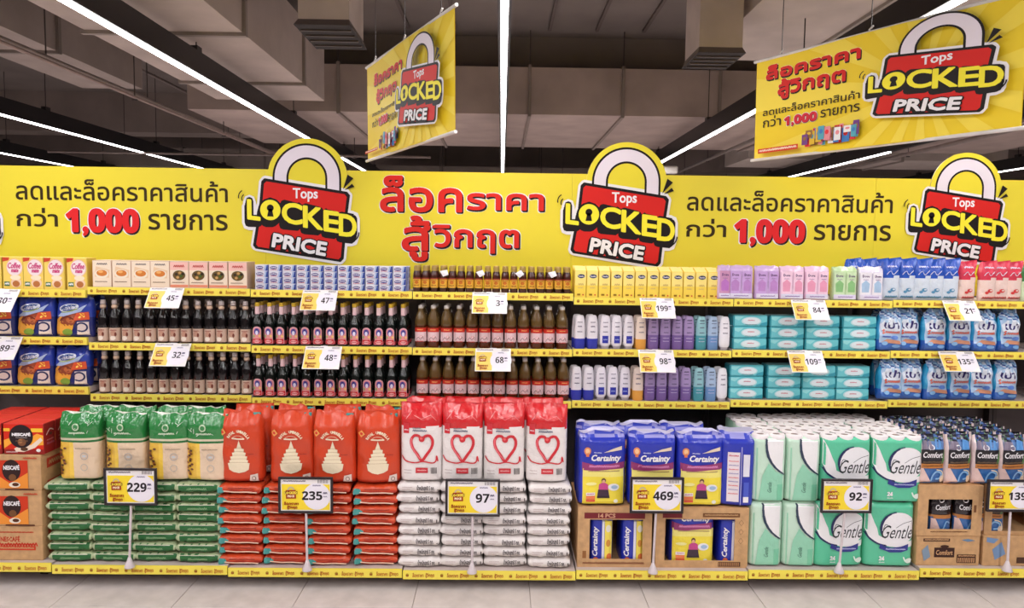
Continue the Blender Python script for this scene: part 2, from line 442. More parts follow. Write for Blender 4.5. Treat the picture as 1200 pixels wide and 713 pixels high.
# concrete beams across the ceiling
nb = 0
for (y0, y1, z0, x0, x1, c) in ((10.4, 10.7, H + 2.43, -4.2, 8.6, (120, 110, 106)), (14.6, 15.2, H + 2.15, -14, 14, (130, 118, 113)), (19, 19.8, H + 2.0, -14, 14, (126, 114, 110)), (24, 25, H + 1.9, -14, 14, (116, 106, 102)),
                                (6.1, 6.5, H + 2.55, -14, -3.5, (140, 128, 122)), (8.6, 9.1, H + 2.45, 3.2, 14, (150, 138, 132))):
    nb += 1; m = MB(); m.box(x0, x1, y0, y1, z0, ZC - .001, c); struct(m.build('trim_%d' % nb, CONC))
# slab ribs on the dark ceiling between the ducts
for i in range(9):
    nb += 1; m = MB(); m.box(-1.9 + i * .62, -1.86 + i * .62, 6.6, 10.0, ZC - .035, ZC - .001, (92, 82, 78)); struct(m.build('trim_%d' % nb, CONC))
def duct(label, x0, x1, y0, y1, z0, z1, c, seams=(), ax='y', under=None):
    t = thing('air_duct', label, 'duct', ((x0 + x1) / 2, (y0 + y1) / 2, z0))
    cx, cy = (x0 + x1) / 2, (y0 + y1) / 2
    m = MB(); m.box(x0 - cx, x1 - cx, y0 - cy, y1 - cy, 0, z1 - z0, c); m.build('duct_body', DUCT, t)
    for s in seams:
        m = MB(); e = .03
        if ax == 'y': m.box(x0 - cx - e, x1 - cx + e, s - cy - .025, s - cy + .025, -e, z1 - z0 + e, tuple(int(v * .8) for v in c))
        else: m.box(s - cx - .02, s - cx + .02, y0 - cy - e, y1 - cy + e, -e, z1 - z0 + e, tuple(int(v * .8) for v in c))
        m.build('flange', DUCT, t)
    n = (len(seams) or 1)
    for s in seams:
        for q in (0, 1):
            a = ((x0 if q else x1) - cx, s - cy, z1 - z0) if ax == 'y' else (s - cx, (y0 if q else y1) - cy, z1 - z0)
            m = MB(); m.tube(a, (a[0], a[1], ZC - z0 + .0), .008, (70, 62, 60), 5); m.build('hanger_rod', METAL, t)
    return t
duct('wide grey sheet metal duct crossing behind the hanging signs', -4.2, 8.6, 10.1, 13.3, H + 1.8, H + 2.42, (172, 155, 148), (-2.2, -1.0, .35, 1.6, 2.9, 4.2, 5.6), 'x')
duct('large grey duct above the first light left of the centre', -3.55, -2.22, 3.6, 9.4, H + 1.8, H + 2.5, (183, 169, 162), (4.6, 6.5, 8.4))
duct('long grey duct at the upper left, below the slab', -5.3, -4.55, 4.6, 9.6, H + 1.95, H + 2.5, (156, 143, 137), (6.2, 7.8))
duct('low grey duct at far left beyond the second light', -8.6, -6.6, 7.2, 8.6, H + 1.75, H + 2.2, (149, 137, 130), (-7.6,), 'x')
duct('pale duct soffit above the right hanging sign', 2.15, 6.2, 6.0, 8.3, H + 2.1, H + 2.7, (202, 190, 183), (3.2, 4.6), 'x')
duct('pale duct at the far right behind the padlock sign', 4.6, 9.5, 14.0, 15.5, H + 1.75, H + 2.1, (183, 171, 164), (6.0, 7.5), 'x')
duct('dark grey duct low in the far left background', -9, -3.6, 16.5, 17.6, H + 1.7, H + 2.1, (128, 118, 113), (-7, -5.2), 'x')
duct('dark grey duct low in the background above the slogan', -3.0, 3.4, 17.5, 18.5, H + 1.55, H + 1.9, (119, 109, 104), (-1.4, .9), 'x')
def diffuser(label, x0, x1, y0, y1, z0, z1):
    t = thing('air_diffuser', label, 'air vent', ((x0 + x1) / 2, (y0 + y1) / 2, z0)); w_, d_ = (x1 - x0) / 2, (y1 - y0) / 2
    m = MB(); m.box(-w_, w_, -d_, d_, .06, z1 - z0, (206, 192, 186)); m.build('plenum_box', DUCT, t)
    m = MB(); a, b = w_, w_ * 1.12
    P = [[(-a, -d_, .06), (a, -d_, .06), (a, d_, .06), (-a, d_, .06)], [(-a * 1.1, -d_ * 1.2, 0), (a * 1.1, -d_ * 1.2, 0), (a * 1.1, d_ * 1.2, 0), (-a * 1.1, d_ * 1.2, 0)]]
    m.grid(P, (120, 110, 106), True, False); m.face([P[1][3], P[1][2], P[1][1], P[1][0]], (40, 34, 34)); m.build('outlet', DUCT, t)
    for k in range(4):
        m = MB(); m.box(-a, a, -d_ + (k + .5) * d_ / 2 - .01, -d_ + (k + .5) * d_ / 2 + .01, -.012, -.001, (90, 80, 76)); m.build('vane', METAL, t)
diffuser('grey square air outlet box left of the centre light', -1.62, -1.22, 6.0, 6.6, H + 1.72, H + 2.6)
diffuser('grey square air outlet box beside the right hanging sign', 1.70, 2.08, 6.6, 7.1, H + 1.72, H + 2.5)
# pipes
def pipe(label, x0, y0, x1, y1, z, r, c, cat='pipe', drops=()):
    t = thing('ceiling_pipe', label, cat, (x0, y0, z)); m = MB(); m.tube((0, 0, 0), (x1 - x0, y1 - y0, 0), r, c, 8); m.build('pipe_run', METAL, t)
    for k in drops:
        m = MB(); px_, py_ = (x1 - x0) * k, (y1 - y0) * k; m.tube((px_, py_, 0), (px_, py_, ZC - z), .007, (74, 66, 64), 5)
        m.tube((px_ - .03, py_, -r - .01), (px_ + .03, py_, -r - .01), .008, (74, 66, 64), 5); m.build('pipe_hanger', METAL, t)
pipe('upper one of two thin pipes running back at left', -4.25, 3.8, -4.25, 17, H + 1.72, .024, (140, 126, 120), drops=(.1, .25, .4, .6))
pipe('lower one of two thin pipes running back at left', -4.08, 3.8, -4.08, 17, H + 1.62, .018, (150, 130, 124), drops=(.15, .35, .55))
pipe('thin pipe high at the upper left corner', -4.9, 4.0, -4.9, 12, H + 2.35, .022, (110, 98, 94), drops=(.1, .3, .5))
pipe('thin conduit crossing low above the left of the banner', -7.5, 12.5, -1.2, 12.5, H + 1.5, .02, (120, 108, 104), drops=(.2, .5, .8))
pipe('sprinkler pipe crossing low behind the centre light', -2.2, 16, 6.5, 16, H + 1.36, .025, (120, 108, 104), drops=(.1, .4, .7))
pipe('thin pipe running back right of the wide duct', 3.75, 8.4, 3.75, 19, H + 1.68, .03, (130, 120, 116), drops=(.2, .5))
pipe('thin pipe running back at the far right', 6.9, 6.4, 6.9, 19, H + 1.7, .035, (140, 128, 124), drops=(.2, .5))
# suspended sensor
t = thing('ceiling_speaker', 'small white box hung from the pipe above the red slogan', 'fixture', (2.9, 13.4, H + 1.38))
m = MB(); m.box(-.22, .22, -.1, .1, 0, .13, (226, 222, 216), ch=.02); m.build('box_body', PLASTIC, t)
m = MB(); m.tube((0, 0, .12), (0, 0, 1.2), .012, (60, 52, 50), 6); m.build('hanger_rod', METAL, t)
# linear fixtures
FL = ['leftmost', 'second from left', 'third from left', 'central', 'third from right', 'second from right', 'rightmost']
for i, x in enumerate(FIX_X):
    t = thing('linear_light', FL[i] + ' of the seven black linear ceiling lights', 'ceiling light', (x, 3.5, FIX_Z), 0, 'linear lights over the aisles')
    hh = .21 if i != 3 else .09
    m = MB(); m.box(-.045, .045, -7.5, 18, .012, hh, (26, 22, 24)); m.build('housing', METAL, t)
    m = MB(); m.box(-.024 if i == 3 else -.029, .024 if i == 3 else .029, (7.6 if i == 5 else -7.45), 17.9, 0, .012, (255, 255, 255)); m.build('led_diffuser', LED, t)
    for k in range(8):
        m = MB(); m.tube((0, -6 + k * 3.1, hh), (0, -6 + k * 3.1, ZC - FIX_Z - .004), .006, (50, 44, 42), 5); m.box(-.03, .03, -6.05 + k * 3.1, -5.95 + k * 3.1, hh, hh + .05, (40, 34, 34)); m.build('suspension_rod', METAL, t)
# ================================================================== shelving
YF, YB = 4.23, 3.82                     # front planes of the upper shelves and of the base shelf
BX = [-3.265, -2.345, -1.425, -.505, .415, 1.335, 2.255, 3.175, 4.095]
BC = [60, 200, 390, 575, 765, 945, 1120, 1292]
ROWY = [[344, 342, 345, 347.5, 354, 356, 357, 357.5], [399.5, 407, 410.5, 413, 414.5, 415.5, 416.5, 416.5], [457.5, 467, 471.5, 474, 475, 474, 474, 474]]
BOTC = [10, 156, 365, 570, 775, 977, 1165, 1370]; BOTY = [665.5, 668.5, 672, 675, 675, 674.5, 672.5, 672.5]
ZS = [[at(BC[b], ROWY[r][b], YF).z for b in range(8)] for r in range(3)]
ZB = [at(BOTC[b], BOTY[b], YB).z for b in range(8)]
SH = .0215                              # half height of the price rail
DZ = lambda r, b: ZS[r][b] + SH - .004   # deck level
DB = lambda b: ZB[b] + .024
def rail_art(w_, h):
    a = Art(); n = 5; p = w_ / n
    a.rect(-w_ / 2, -h, w_ / 2, h, (250, 232, 96)); 
    for k in range(n):
        x = -w_ / 2 + k * p
        a.ell(x + .022, 0, .0085, .0095, (190, 160, 60), 8); a.rect(x + .015, -.008, x + .029, .002, (160, 100, 40))
        a.text('ล็อคราคา', x + .05, -h * .45, x + .108, h * .55, (176, 74, 36), .0004, 1, snap=.06)
        a.text('สู้วิกฤต', x + .118, -h * .62, x + .164, h * .55, (176, 74, 36), .0004, 1, snap=.06)
    return a
BAYS = []
rp_mesh = {}
for b in range(8):
    x0, x1 = BX[b], BX[b + 1]; cx = (x0 + x1) / 2; w_ = x1 - x0
    names = ['far left', 'second from left', 'third from left', 'central', 'third from right', 'second from right', 'rightmost fully seen', 'barely seen far right']
    t = thing('shelf_bay', names[b] + ' bay of the white metal shelving with yellow price rails', 'shelf', (cx, YF, 0), 0, 'bays of the long shelf run')
    off = -.012 if b == 0 else 0
    m = MB(); m.box(-w_ / 2 + .002, w_ / 2 - .002, .5, .53, .02, 1.5, (84, 76, 78)); m.build('back_panel', METAL, t)
    m = MB(); m.box(-w_ / 2 + .002, w_ / 2 - .002, -.20, .45, .02, ZB[b] - .03, (60, 54, 56)); m.build('kick_plate', METAL, t)
    for q in (-w_ / 2 + .16, w_ / 2 - .14):
        m = MB(); m.box(q - .02, q + .02, -.25, -.201, 0, ZB[b] - .03, (40, 34, 36)); m.build('levelling_foot', METAL, t)
    for sx in (-1, 1):
        m = MB(); m.box(sx * (w_ / 2 - .0135) - .0115, sx * (w_ / 2 - .0135) + .0115, .44, .498, .02, 1.5, (70, 62, 64)); m.build('upright', METAL, t)
    for r in range(3):
        z = ZS[r][b] + SH - .004; m = MB(); m.box(-w_ / 2 + .003, w_ / 2 - .003, .008, .436, z - .028, z, (196, 182, 178)); dk = m.build('shelf_board', METAL, t)
        m = MB(); m.box(-w_ / 2 + .002, w_ / 2 - .002, 0 + off, .007, ZS[r][b] - SH, ZS[r][b] + SH, (240, 222, 92), ch=.001); pr = m.build('price_rail', PLASTIC, t)
        k = 'r%d' % (b == 0)
        if k not in rp_mesh: rp_mesh[k] = rail_art(w_ - .008, SH - .002).build('rail_print', INK, pr, y=off, loc=(0, 0, ZS[r][b])).data
        else:
            o = bpy.data.objects.new('rail_print', rp_mesh[k]); COL.objects.link(o); o.parent = pr; o.location = (0, 0, ZS[r][b])
    z = DB(b); m = MB(); m.box(-w_ / 2 + .003, w_ / 2 - .003, YB - YF + .009, .436, z - .03, z, (196, 182, 178)); m.build('base_board', METAL, t)
    m = MB(); m.box(-w_ / 2 + .002, w_ / 2 - .002, YB - YF, YB - YF + .008, ZB[b] - .024, ZB[b] + .024, (240, 222, 60), ch=.001); pr = m.build('price_rail', PLASTIC, t)
    k = 'b'
    if k not in rp_mesh: rp_mesh[k] = rail_art(w_ - .008, .022).build('rail_print', INK, pr, y=YB - YF, loc=(0, 0, ZB[b])).data
    else:
        o = bpy.data.objects.new('rail_print', rp_mesh[k]); COL.objects.link(o); o.parent = pr; o.location = (0, 0, ZB[b])
    BAYS.append(t)
# ================================================================== the long banner
YBN = 4.50
zt = 2.265
t = thing('promotional_banner', 'long yellow banner board with padlocks and Thai slogans above the shelves', 'banner', (0, YBN, 0))
ban = t
bc = (236, 219, 58)
for (x0, x1) in ((-3.6, -1.42), (-1.42, .42), (.42, 2.26), (2.26, 4.3)):
    m = MB(); m.box(x0 + .0006, x1 - .0006, 0, .012, 1.56, zt, bc); m.build('banner_board', BOARD, t)
for x in (-3.2, -1.42, .42, 2.26, 3.5):
    m = MB(); m.box(x - .03, x + .03, .013, .04, 1.56, zt - .03, (150, 140, 138)); m.build('bracket', METAL, t)
def block(a, px, py, cw, sx, cy_, y=YBN):
    """open a frame in crop units (cw per photo pixel) with the crop point (sx, cy_) at photo pixel (px, py)"""
    p = at(px, py, y); q = at(px + 10, py, y); k = (q.x - p.x) / 10 / cw
    a.push(p.x, p.z, 0, k); a.push(-sx, -cy_)
for (px, py, sc, nm) in ((-61, 236, 1, ''), (357.1, 235.9, 1, ''), (730, 240.9, 1, ''), (1126.7, 245.4, .89, '')):
    p = at(px, py, YBN); q = at(px + 10, py, YBN); k = (q.x - p.x) / 10 / 4.192 * sc
    # the board is cut out round the shackle: a disc with thickness rising above the banner
    m = MB(); r = 197 * k; cx_, cz_ = 15 * k, 108 * k; N = 40
    F = [(cx_ + r * math.cos(2 * PI * i / N), -.006, cz_ + r * math.sin(2 * PI * i / N)) for i in range(N)]
    B = [(x, -.001, z) for x, _, z in F]
    m.face(F, YEL); m.face(B[::-1], YEL)
    for i in range(N): m.face([F[(i + 1) % N], F[i], B[i], B[(i + 1) % N]], (250, 246, 240))
    c_ = m.build('padlock_cutout', BOARD, t, loc=(p.x, 0, p.z))
    a = Art(); a.push(0, 0, 0, k); padlock(a); a.build('padlock_print', INK, c_, y=-.006, dl=.00025)
a = Art()
block(a, 541.3, 256.9, 4.615, 560, -355); crisis(a); a.build('slogan_print', INK, t, dl=.00025)
for (px, py, k) in ((143.25, 239.5, 4.0), (925.4, 252.3, 4.12)):
    a = Art(); block(a, px, py, k, 573, -238)
    a.text('ลดและล็อคราคาสินค้า', 78, -222, 1068, -125, INKBR, 1.5, 4, snap=.004)
    a.text('กว่า', 78, -347, 268, -262, INKBR, 1.8, 4, snap=.004); a.text('รายการ', 695, -355, 1065, -282, INKBR, 1.8, 4, snap=.004)
    thousand(a, 312, -384, 645, -264, .95)
    a.build('offer_print', INK, t, dl=.00025)
# ================================================================== two hanging sheets
def hang(label, BL, TL, BR, TR, Yl, items, logo):
    pbl = at(BL[0], BL[1], Yl); zb = pbl.z; ztp = at(TL[0], TL[1], Yl).z
    Yr = .5 * (zb - H) / (at(BR[0], BR[1], 1).z - H) + .5 * (ztp - H) / (at(TR[0], TR[1], 1).z - H); pbr = at(BR[0], BR[1], Yr)
    U = Vector((pbr.x - pbl.x, pbr.y - pbl.y, 0)); W = U.length; U.normalize(); N_ = Vector((U.y, -U.x, 0)); hgt = ztp - zb
    ang = math.atan2(U.y, U.x)
    t = thing('hanging_banner', label, 'banner', (pbl.x, pbl.y, zb), ang)
    C_ = Vector((0, 0, H))
    def uv(px, py):
        d = at(px, py, 1) - C_; tt = (pbl - C_).dot(N_) / d.dot(N_); p = C_ + d * tt; return ((p - pbl).dot(U), p.z - zb)
    m = MB(); NX, NZ = 48, 24
    f = lambda u, v, o_: (u, .012 * math.sin(u * 5 + 1) * (1 - v / hgt * .6) - o_, v)
    m.grid([[f(W * i / NX, hgt * j / NZ, 0) for i in range(NX + 1)] for j in range(NZ + 1)], (244, 214, 46))
    m.grid([[f(W * i / NX, hgt * j / NZ, -.0015) for i in range(NX, -1, -1)] for j in range(NZ + 1)], (244, 208, 44))
    m.build('printed_sheet', FABRIC, t)
    for zz in (hgt, 0):
        m = MB(); m.tube((-.02, .006, zz), (W + .02, .006, zz), .009, (226, 222, 220), 8); m.build('rail', METAL, t)
    for q in (.12, .5, .88):
        m = MB(); m.tube((W * q, .006, hgt + .008), (W * q, .006, ZC - zb), .0025, (60, 54, 52), 4); m.tube((W * q - .012, .006, hgt + .012), (W * q + .012, .006, hgt + .03), .005, (200, 196, 190), 6); m.build('hanging_wire', METAL, t)
    a = Art()
    def bx(b): p, q = uv(*b[:2]), uv(*b[2:]); return p[0], p[1], q[0], q[1]
    kk = hgt / 560; a.nl()
    for q in range(15):
        c0, c1 = 2 * PI * q / 15, 2 * PI * (q + .45) / 15; tri = [(W * .70, hgt * .45), (W * .7 + 3 * math.cos(c0), hgt * .45 + 3 * math.sin(c0)), (W * .7 + 3 * math.cos(c1), hgt * .45 + 3 * math.sin(c1))]
        tri = clip(clip(clip(clip(tri, 0, .003, 1), 0, W - .003, -1), 1, .003, 1), 1, hgt - .003, -1)
        if len(tri) > 2: a.add(tri, (250, 226, 82))
    for kind, st, b in items:
        x0, y0, x1, y1 = bx(b)
        if kind == 'red': a.text(st, x0, y0, x1, y1, (216, 34, 30), 4.5 * kk, 3, snap=.02, layers=[(9 * kk, (252, 236, 150), 2 * kk, -2 * kk), (6 * kk, BLK, 5 * kk, -7 * kk)])
        elif kind == 'ink': a.text(st, x0, y0, x1, y1, INKBR, .7 * kk, 3, snap=.02)
        elif kind == 'num': a.text(st, x0, y0, x1, y1, (216, 40, 60), 3 * kk, 3, snap=.02, layers=[(7 * kk, WHT, kk, -kk), (4 * kk, (110, 30, 40), 2 * kk, -3 * kk)])
        elif kind == 'pill': a.rect(x0, y0, x1, y1, (214, 60, 36)); a.squig(x0 + .01, (y0 + y1) / 2, x1 - .01, (y1 - y0) * .45, (250, 230, 210), seed=3)
        else:
            r = random.Random(5); cs = [(232, 60, 70), (240, 240, 244), (70, 130, 200), (230, 190, 60), (120, 70, 140), (236, 150, 160), (190, 30, 30), (90, 170, 190), (150, 110, 70)]
            for q in range(44):
                u_ = x0 + (x1 - x0) * (.04 + .92 * r.random()); h_ = (y1 - y0) * (.25 + .5 * r.random()); v_ = y0 + (y1 - y0 - h_) * r.random() * .9; ww = (x1 - x0) * .034 * (1 + r.random())
                a.rect(u_ - ww, v_, u_ + ww, v_ + h_, cs[q % 9]); a.ell(u_, v_ + h_ * .6, ww * .6, h_ * .18, cs[(q + 4) % 9], 8)
    (l0, l1, lt, lb) = logo
    p, q = uv(*l0), uv(*l1); k = abs(q[0] - p[0]) / 530; tp, bt = uv(*lt), uv(*lb); ky = (tp[1] - bt[1]) / 572
    a.push((p[0] + q[0]) / 2 + 15 * k, (tp[1] * 278 + 0 + bt[1] * 0) / 278 - 280 * ky, 0, k, ky); padlock(a, True)
    a.build('sheet_print', INK, t, dl=.0003, fn=f, step=.06, off=.0015)
    return t
def cs(L, ox, s): return [((v / s + ox) if i % 2 == 0 else v / s) for i, v in enumerate(L)]
s3 = lambda *L: cs(L, 800, 2.97)
s2_ = lambda *L: cs(L, 400, 2.97)
hang('large yellow hanging sheet with red padlock over the right side of the aisle', s3(245, 558), s3(250, 215), s3(1175, 435), s3(1183, -12), 4.5,
     [('red', 'ล็อคราคา', s3(290, 278, 622, 150)), ('red', 'สู้วิกฤต', s3(330, 345, 570, 226)), ('ink', 'ลดและล็อคราคาสินค้า', s3(277, 405, 622, 312)),
      ('ink', 'กว่า', s3(277, 445, 340, 398)), ('num', '1,000', s3(352, 440, 468, 388)), ('ink', 'รายการ', s3(482, 410, 622, 360)), ('mix', '', s3(425, 515, 628, 415)), ('pill', '', s3(270, 537, 412, 502))],
     (s3(662, 345), s3(1122, 270), s3(905, 52), s3(880, 412)))
hang('narrow looking yellow hanging sheet seen at an angle, left of centre', s2_(88, 560), s2_(98, 235), s2_(388, 468), s2_(391, 2), 4.7,
     [('red', 'ล็อคราคา', s2_(112, 298, 215, 195)), ('red', 'สู้วิกฤต', s2_(120, 362, 196, 270)), ('ink', 'ลดและล็อคราคาสินค้า', s2_(105, 408, 212, 338)),
      ('ink', 'กว่า', s2_(105, 445, 124, 410)), ('num', '1,000', s2_(127, 440, 162, 395)), ('ink', 'รายการ', s2_(166, 425, 212, 380)), ('mix', '', s2_(145, 525, 210, 438)), ('pill', '', s2_(95, 538, 141, 512))],
     (s2_(218, 345), s2_(365, 315), s2_(304, 112), s2_(292, 442)))
# ================================================================== price cards
def card_art(num, w_, h, big):
    a = Art(); a.rect(-w_ / 2, 0, w_ / 2, h, (244, 240, 240))
    x0, x1 = -w_ / 2, w_ / 2
    y1 = h * .84; YY = (250, 222, 60) if big else (248, 216, 110)
    a.rect(x0 + w_ * .02, h * .03, x0 + (w_ * .98 if big else w_ * .47), y1, YY)
    a.squig(x0 + w_ * .05, h * .93, x0 + w_ * .5, h * .05, (130, 120, 130), seed=2)
    a.nl()
    for i in range(9): a.rect(x1 - w_ * (.26 - .024 * i), h * .88, x1 - w_ * (.25 - .024 * i), h * .98, (90, 80, 90), False)
    rr = h * .42; cx = x0 + w_ * .72
    a.ell(cx, h * .46, rr * (1.0 if big else .98), rr, (240, 236, 246), 28)
    a.squig(cx - w_ * .08, h * .80, cx + w_ * .08, h * .05, (130, 120, 150), seed=4)
    n = len(num); nw = w_ * (.134 if big else .115) * n
    xr = cx + w_ * (.11 if big else .08)
    a.text(num, xr - nw, h * .35, xr, h * .62, (44, 38, 44), w_ * (.003 if big else .0), 3, snap=.02)
    a.squig(xr + w_ * .02, h * .56, xr + w_ * .10, h * .06, (80, 70, 110), seed=5); a.squig(xr + w_ * .02, h * .45, xr + w_ * .10, h * .04, (120, 110, 140), seed=6)
    k = w_ * (.29 if big else .27) / 560; a.push(x0 + w_ * .205, h * .57, R(2), k, k * 1.0)
    a.arc(8, 110, 110, 110, 0, PI, 60, (210, 190, 150), 10); a.rect(-195, -230, 195, 110, (166, 64, 30)); a.rect(-250, -50, 250, 60, (112, 56, 24))
    a.text('LOCKED', -235, -40, 235, 50, (250, 220, 80), 8, 1, snap=.05); a.text('PRICE', -130, -170, 130, -90, (250, 230, 190), 6, 1, snap=.05); a.pop()
    a.text('ล็อคราคา', x0 + w_ * .07, h * .19, x0 + w_ * .36, h * .29, (150, 40, 20), w_ * .003, 1, snap=.05)
    a.text('สู้วิกฤต', x0 + w_ * .13, h * .05, x0 + w_ * .33, h * .17, (150, 40, 20), w_ * .003, 1, snap=.05)
    return a
def price_tag(num, px, py_top, wpx, hpx, r, b, desc, tilt=38, rz=0):
    z = ZS[r][b] + SH; X = gx(px, YF, z)
    t = thing('price_tag', desc, 'price tag', (X, YF - .006 - (.012 if b == 0 else 0), z)); t.rotation_euler = (R(-tilt), 0, R(rz))
    w_ = wpx / 203.0; h = hpx / 190.0
    m = MB(); m.box(-w_ / 2, w_ / 2, 0, .0012, -h, 0, (240, 236, 238)); c_ = m.build('card', PAPER, t)
    card_art(num, w_, h, False).build('card_print', INK, c_, loc=(0, 0, -h))
    m = MB(); m.box(-.02, .02, .002, .006, -.02, .006, (226, 222, 226), ch=.001); m.build('clip', PLASTIC, t)
price_tag('130', 3, 343, 46, 29, 0, 0, 'white and yellow card priced 130 on the top left rail')
price_tag('45', 197, 343, 39, 26, 0, 1, 'small tilted card priced 45 under the cream boxes')
price_tag('47', 376, 343, 40, 26, 0, 2, 'small tilted card priced 47 under the milk cartons')
price_tag('3', 574, 346, 40, 27, 0, 3, 'glare-whitened card under the small amber bottles')
price_tag('199', 769, 352, 39, 26, 0, 4, 'small tilted card priced 199 under the yellow boxes')
price_tag('84', 946, 354, 40, 26, 0, 5, 'small tilted card priced 84 under the twin packs')
price_tag('21', 1122, 354, 38, 26, 0, 6, 'small tilted card priced 21 under the red pouches')
price_tag('89', 5, 395, 48, 28, 1, 0, 'white and yellow card priced 89 on the left rail')
price_tag('32', 204, 404, 41, 28, 1, 1, 'small tilted card priced 32 between the dark sauce bottles')
price_tag('48', 380, 406, 42, 28, 1, 2, 'small tilted card priced 48 between the pink label bottles')
price_tag('68', 578, 410, 41, 28, 1, 3, 'small tilted card priced 68 between the oil bottles')
price_tag('98', 768, 410, 41, 28, 1, 4, 'small tilted card priced 98 between the lotion bottles')
price_tag('109', 942, 413, 41, 27, 1, 5, 'small tilted card priced 109 between the tissue packs')
price_tag('135', 1119, 413, 42, 25, 1, 6, 'small tilted card priced 135 between the detergent bags')
def price_sign(num, cx, y0, y1, wpx, pbx, b, desc, tw=0):
    """framed card on a stand whose foot is on the front edge of the base shelf"""
    Y = YB - .02; zb = DB(b) ; X = gx(pbx, Y, zb); p = at(cx, (y0 + y1) / 2, Y)
    q = at(cx + 10, y0, Y); sc = (q.x - at(cx, y0, Y).x) / 10; w_ = wpx * sc; h = (y1 - y0) * sc
    t = thing('price_sign', desc, 'price sign', (X, Y + .03, zb))
    px_ = p.x - X; zc = p.z - zb
    m = MB(); fr = .012; y_ = -.045
    for bx_ in ((-w_ / 2, w_ / 2, h / 2 - fr, h / 2), (-w_ / 2, w_ / 2, -h / 2, -h / 2 + fr), (-w_ / 2, -w_ / 2 + fr, -h / 2 + fr, h / 2 - fr), (w_ / 2 - fr, w_ / 2, -h / 2 + fr, h / 2 - fr)):
        m.box(bx_[0], bx_[1], -.006, .008, bx_[2], bx_[3], (36, 28, 32), ch=.002)
    m.box(-w_ / 2 + .002, w_ / 2 - .002, .0085, .011, -h / 2 + .002, h / 2 - .002, (40, 32, 34))
    f = m.build('frame', PLASTIC, t, loc=(px_, y_ + .01, zc)); f.rotation_euler = (0, 0, R(tw))
    m = MB(); m.box(-w_ / 2 + fr, w_ / 2 - fr, 0, .002, 0, h - 2 * fr, (244, 242, 242)); c_ = m.build('card', PAPER, t, loc=(px_, y_ + .012, zc - h / 2 + fr)); c_.rotation_euler = (0, 0, R(tw))
    card_art(num, w_ - 2 * fr, h - 2 * fr, True).build('card_print', INK, c_)
    top = zc - h / 2 + .01; bx = px_
    m = MB(); m.tube((0, -.03, .03), (bx * .9, -.03, top), .0065, (214, 202, 206), 8); m.build('post', PLASTIC, t)
    m = MB(); m.box(bx - .03, bx + .03, -.032, -.021, top - .012, top + .03, (214, 202, 206), ch=.002); m.build('bracket', PLASTIC, t)
    m = MB(); m.lathe([(.001, 0, (216, 206, 210)), (.026, 0, (216, 206, 210)), (.026, .006, (216, 206, 210)), (.012, .04, (216, 206, 210)), (.007, .055, (216, 206, 210)), (.001, .056, WHT)], 16, cy=-.03); m.build('base', PLASTIC, t)
price_sign('229', 153.5, 548, 593, 62, 152, 1, 'black framed price sign reading 229 before the green rice bags')
price_sign('235', 358.5, 558.5, 602, 64, 360, 2, 'black framed price sign reading 235 before the orange rice bags')
price_sign('97', 554, 561, 605.5, 64, 553, 3, 'black framed price sign reading 97 before the white sugar bags')
price_sign('469', 769.5, 559, 602, 63, 765, 4, 'black framed price sign reading 469 before the diaper packs')
price_sign('92', 991.5, 561, 601.5, 60, 983, 5, 'black framed price sign reading 92 before the toilet paper')
price_sign('139', 1185, 562, 600, 58, 1180, 6, 'black framed price sign reading 139 before the softener pouches')
# ================================================================== goods
def bagmesh(w_, d, h, colf, seed=0, nu=36, nv=26, n=3.0, top=.22, bot=.07, wr=.004, taper=0, topw=1.0, crimp=.0, lean=0):
    """an upright filled bag; returns MB and a surface function for the print"""
    r = random.Random(seed); ph = [r.uniform(0, 6.28) for _ in range(8)]
    def prof(v):
        b = 1.0
        if v < bot: b = math.sqrt(max(0, 1 - (1 - v / bot) ** 2)) * .85 + .15
        if v > 1 - top: q = (v - (1 - top)) / top; b = max(crimp, (1 - q ** 1.6)) * .98 + .02
        return b
    def hw(v):
        q = w_ / 2 * (1 - taper * v)
        if v < bot: q *= .93 + .07 * math.sqrt(v / bot)
        if v > 1 - top: k = (v - (1 - top)) / top; q *= 1 + (topw - 1) * k
        return q
    def wrinkle(x, v, s_):
        e = wr * (math.sin(x / w_ * 9 + ph[0] + v * 4) * .5 + math.sin(v * 17 + ph[1] + x / w_ * 5) * .4)
        if v > 1 - top * 1.2: e += wr * 1.1 * math.sin(x / w_ * 31 + ph[2] + 5 * v) * min(1, (v - 1 + top * 1.2) / top * 1.5)
        return e
    def pt(a, v):
        H_ = hw(v); x = H_ * math.copysign(abs(math.cos(a)) ** (2 / n), math.cos(a)); y = d / 2 * prof(v) * math.copysign(abs(math.sin(a)) ** (2 / n), math.sin(a))
        k = 1 if 0 < v < 1 else .3
        y += wrinkle(x, v, 1) * k * (1 if y < 0 else -1)
        z = h * v + (wr * 1.6 * math.sin(x / w_ * 14 + ph[3]) if v > .97 else 0) - (.0 if v > .1 else 0)
        return (x, y + lean * v * h, max(z, 0))
    def S(x, z, o_):
        v = max(0, min(1, z / h)); H_ = hw(v); q = min(.999, abs(x / H_)); y = -d / 2 * prof(v) * (1 - q ** n) ** (1 / n)
        return (x, y + wrinkle(x, v, 1) - .0025 - o_ + lean * v * h, z)
    m = MB(); vs = [0, .012, .03, .06] + [.1 + .9 * i / (nv - 4) for i in range(nv - 3)]
    rows = [[pt(2 * PI * j / nu + PI / nu, v) for j in range(nu)] for v in vs]
    m.grid(rows, lambda i, j: colf(rows[i][j][0] / (w_ / 2), vs[i], rows[i][j][1] < 0), True)
    m.face(rows[0][::-1], colf(0, 0, True)); m.face(rows[-1], colf(0, 1, True))
    return m, S
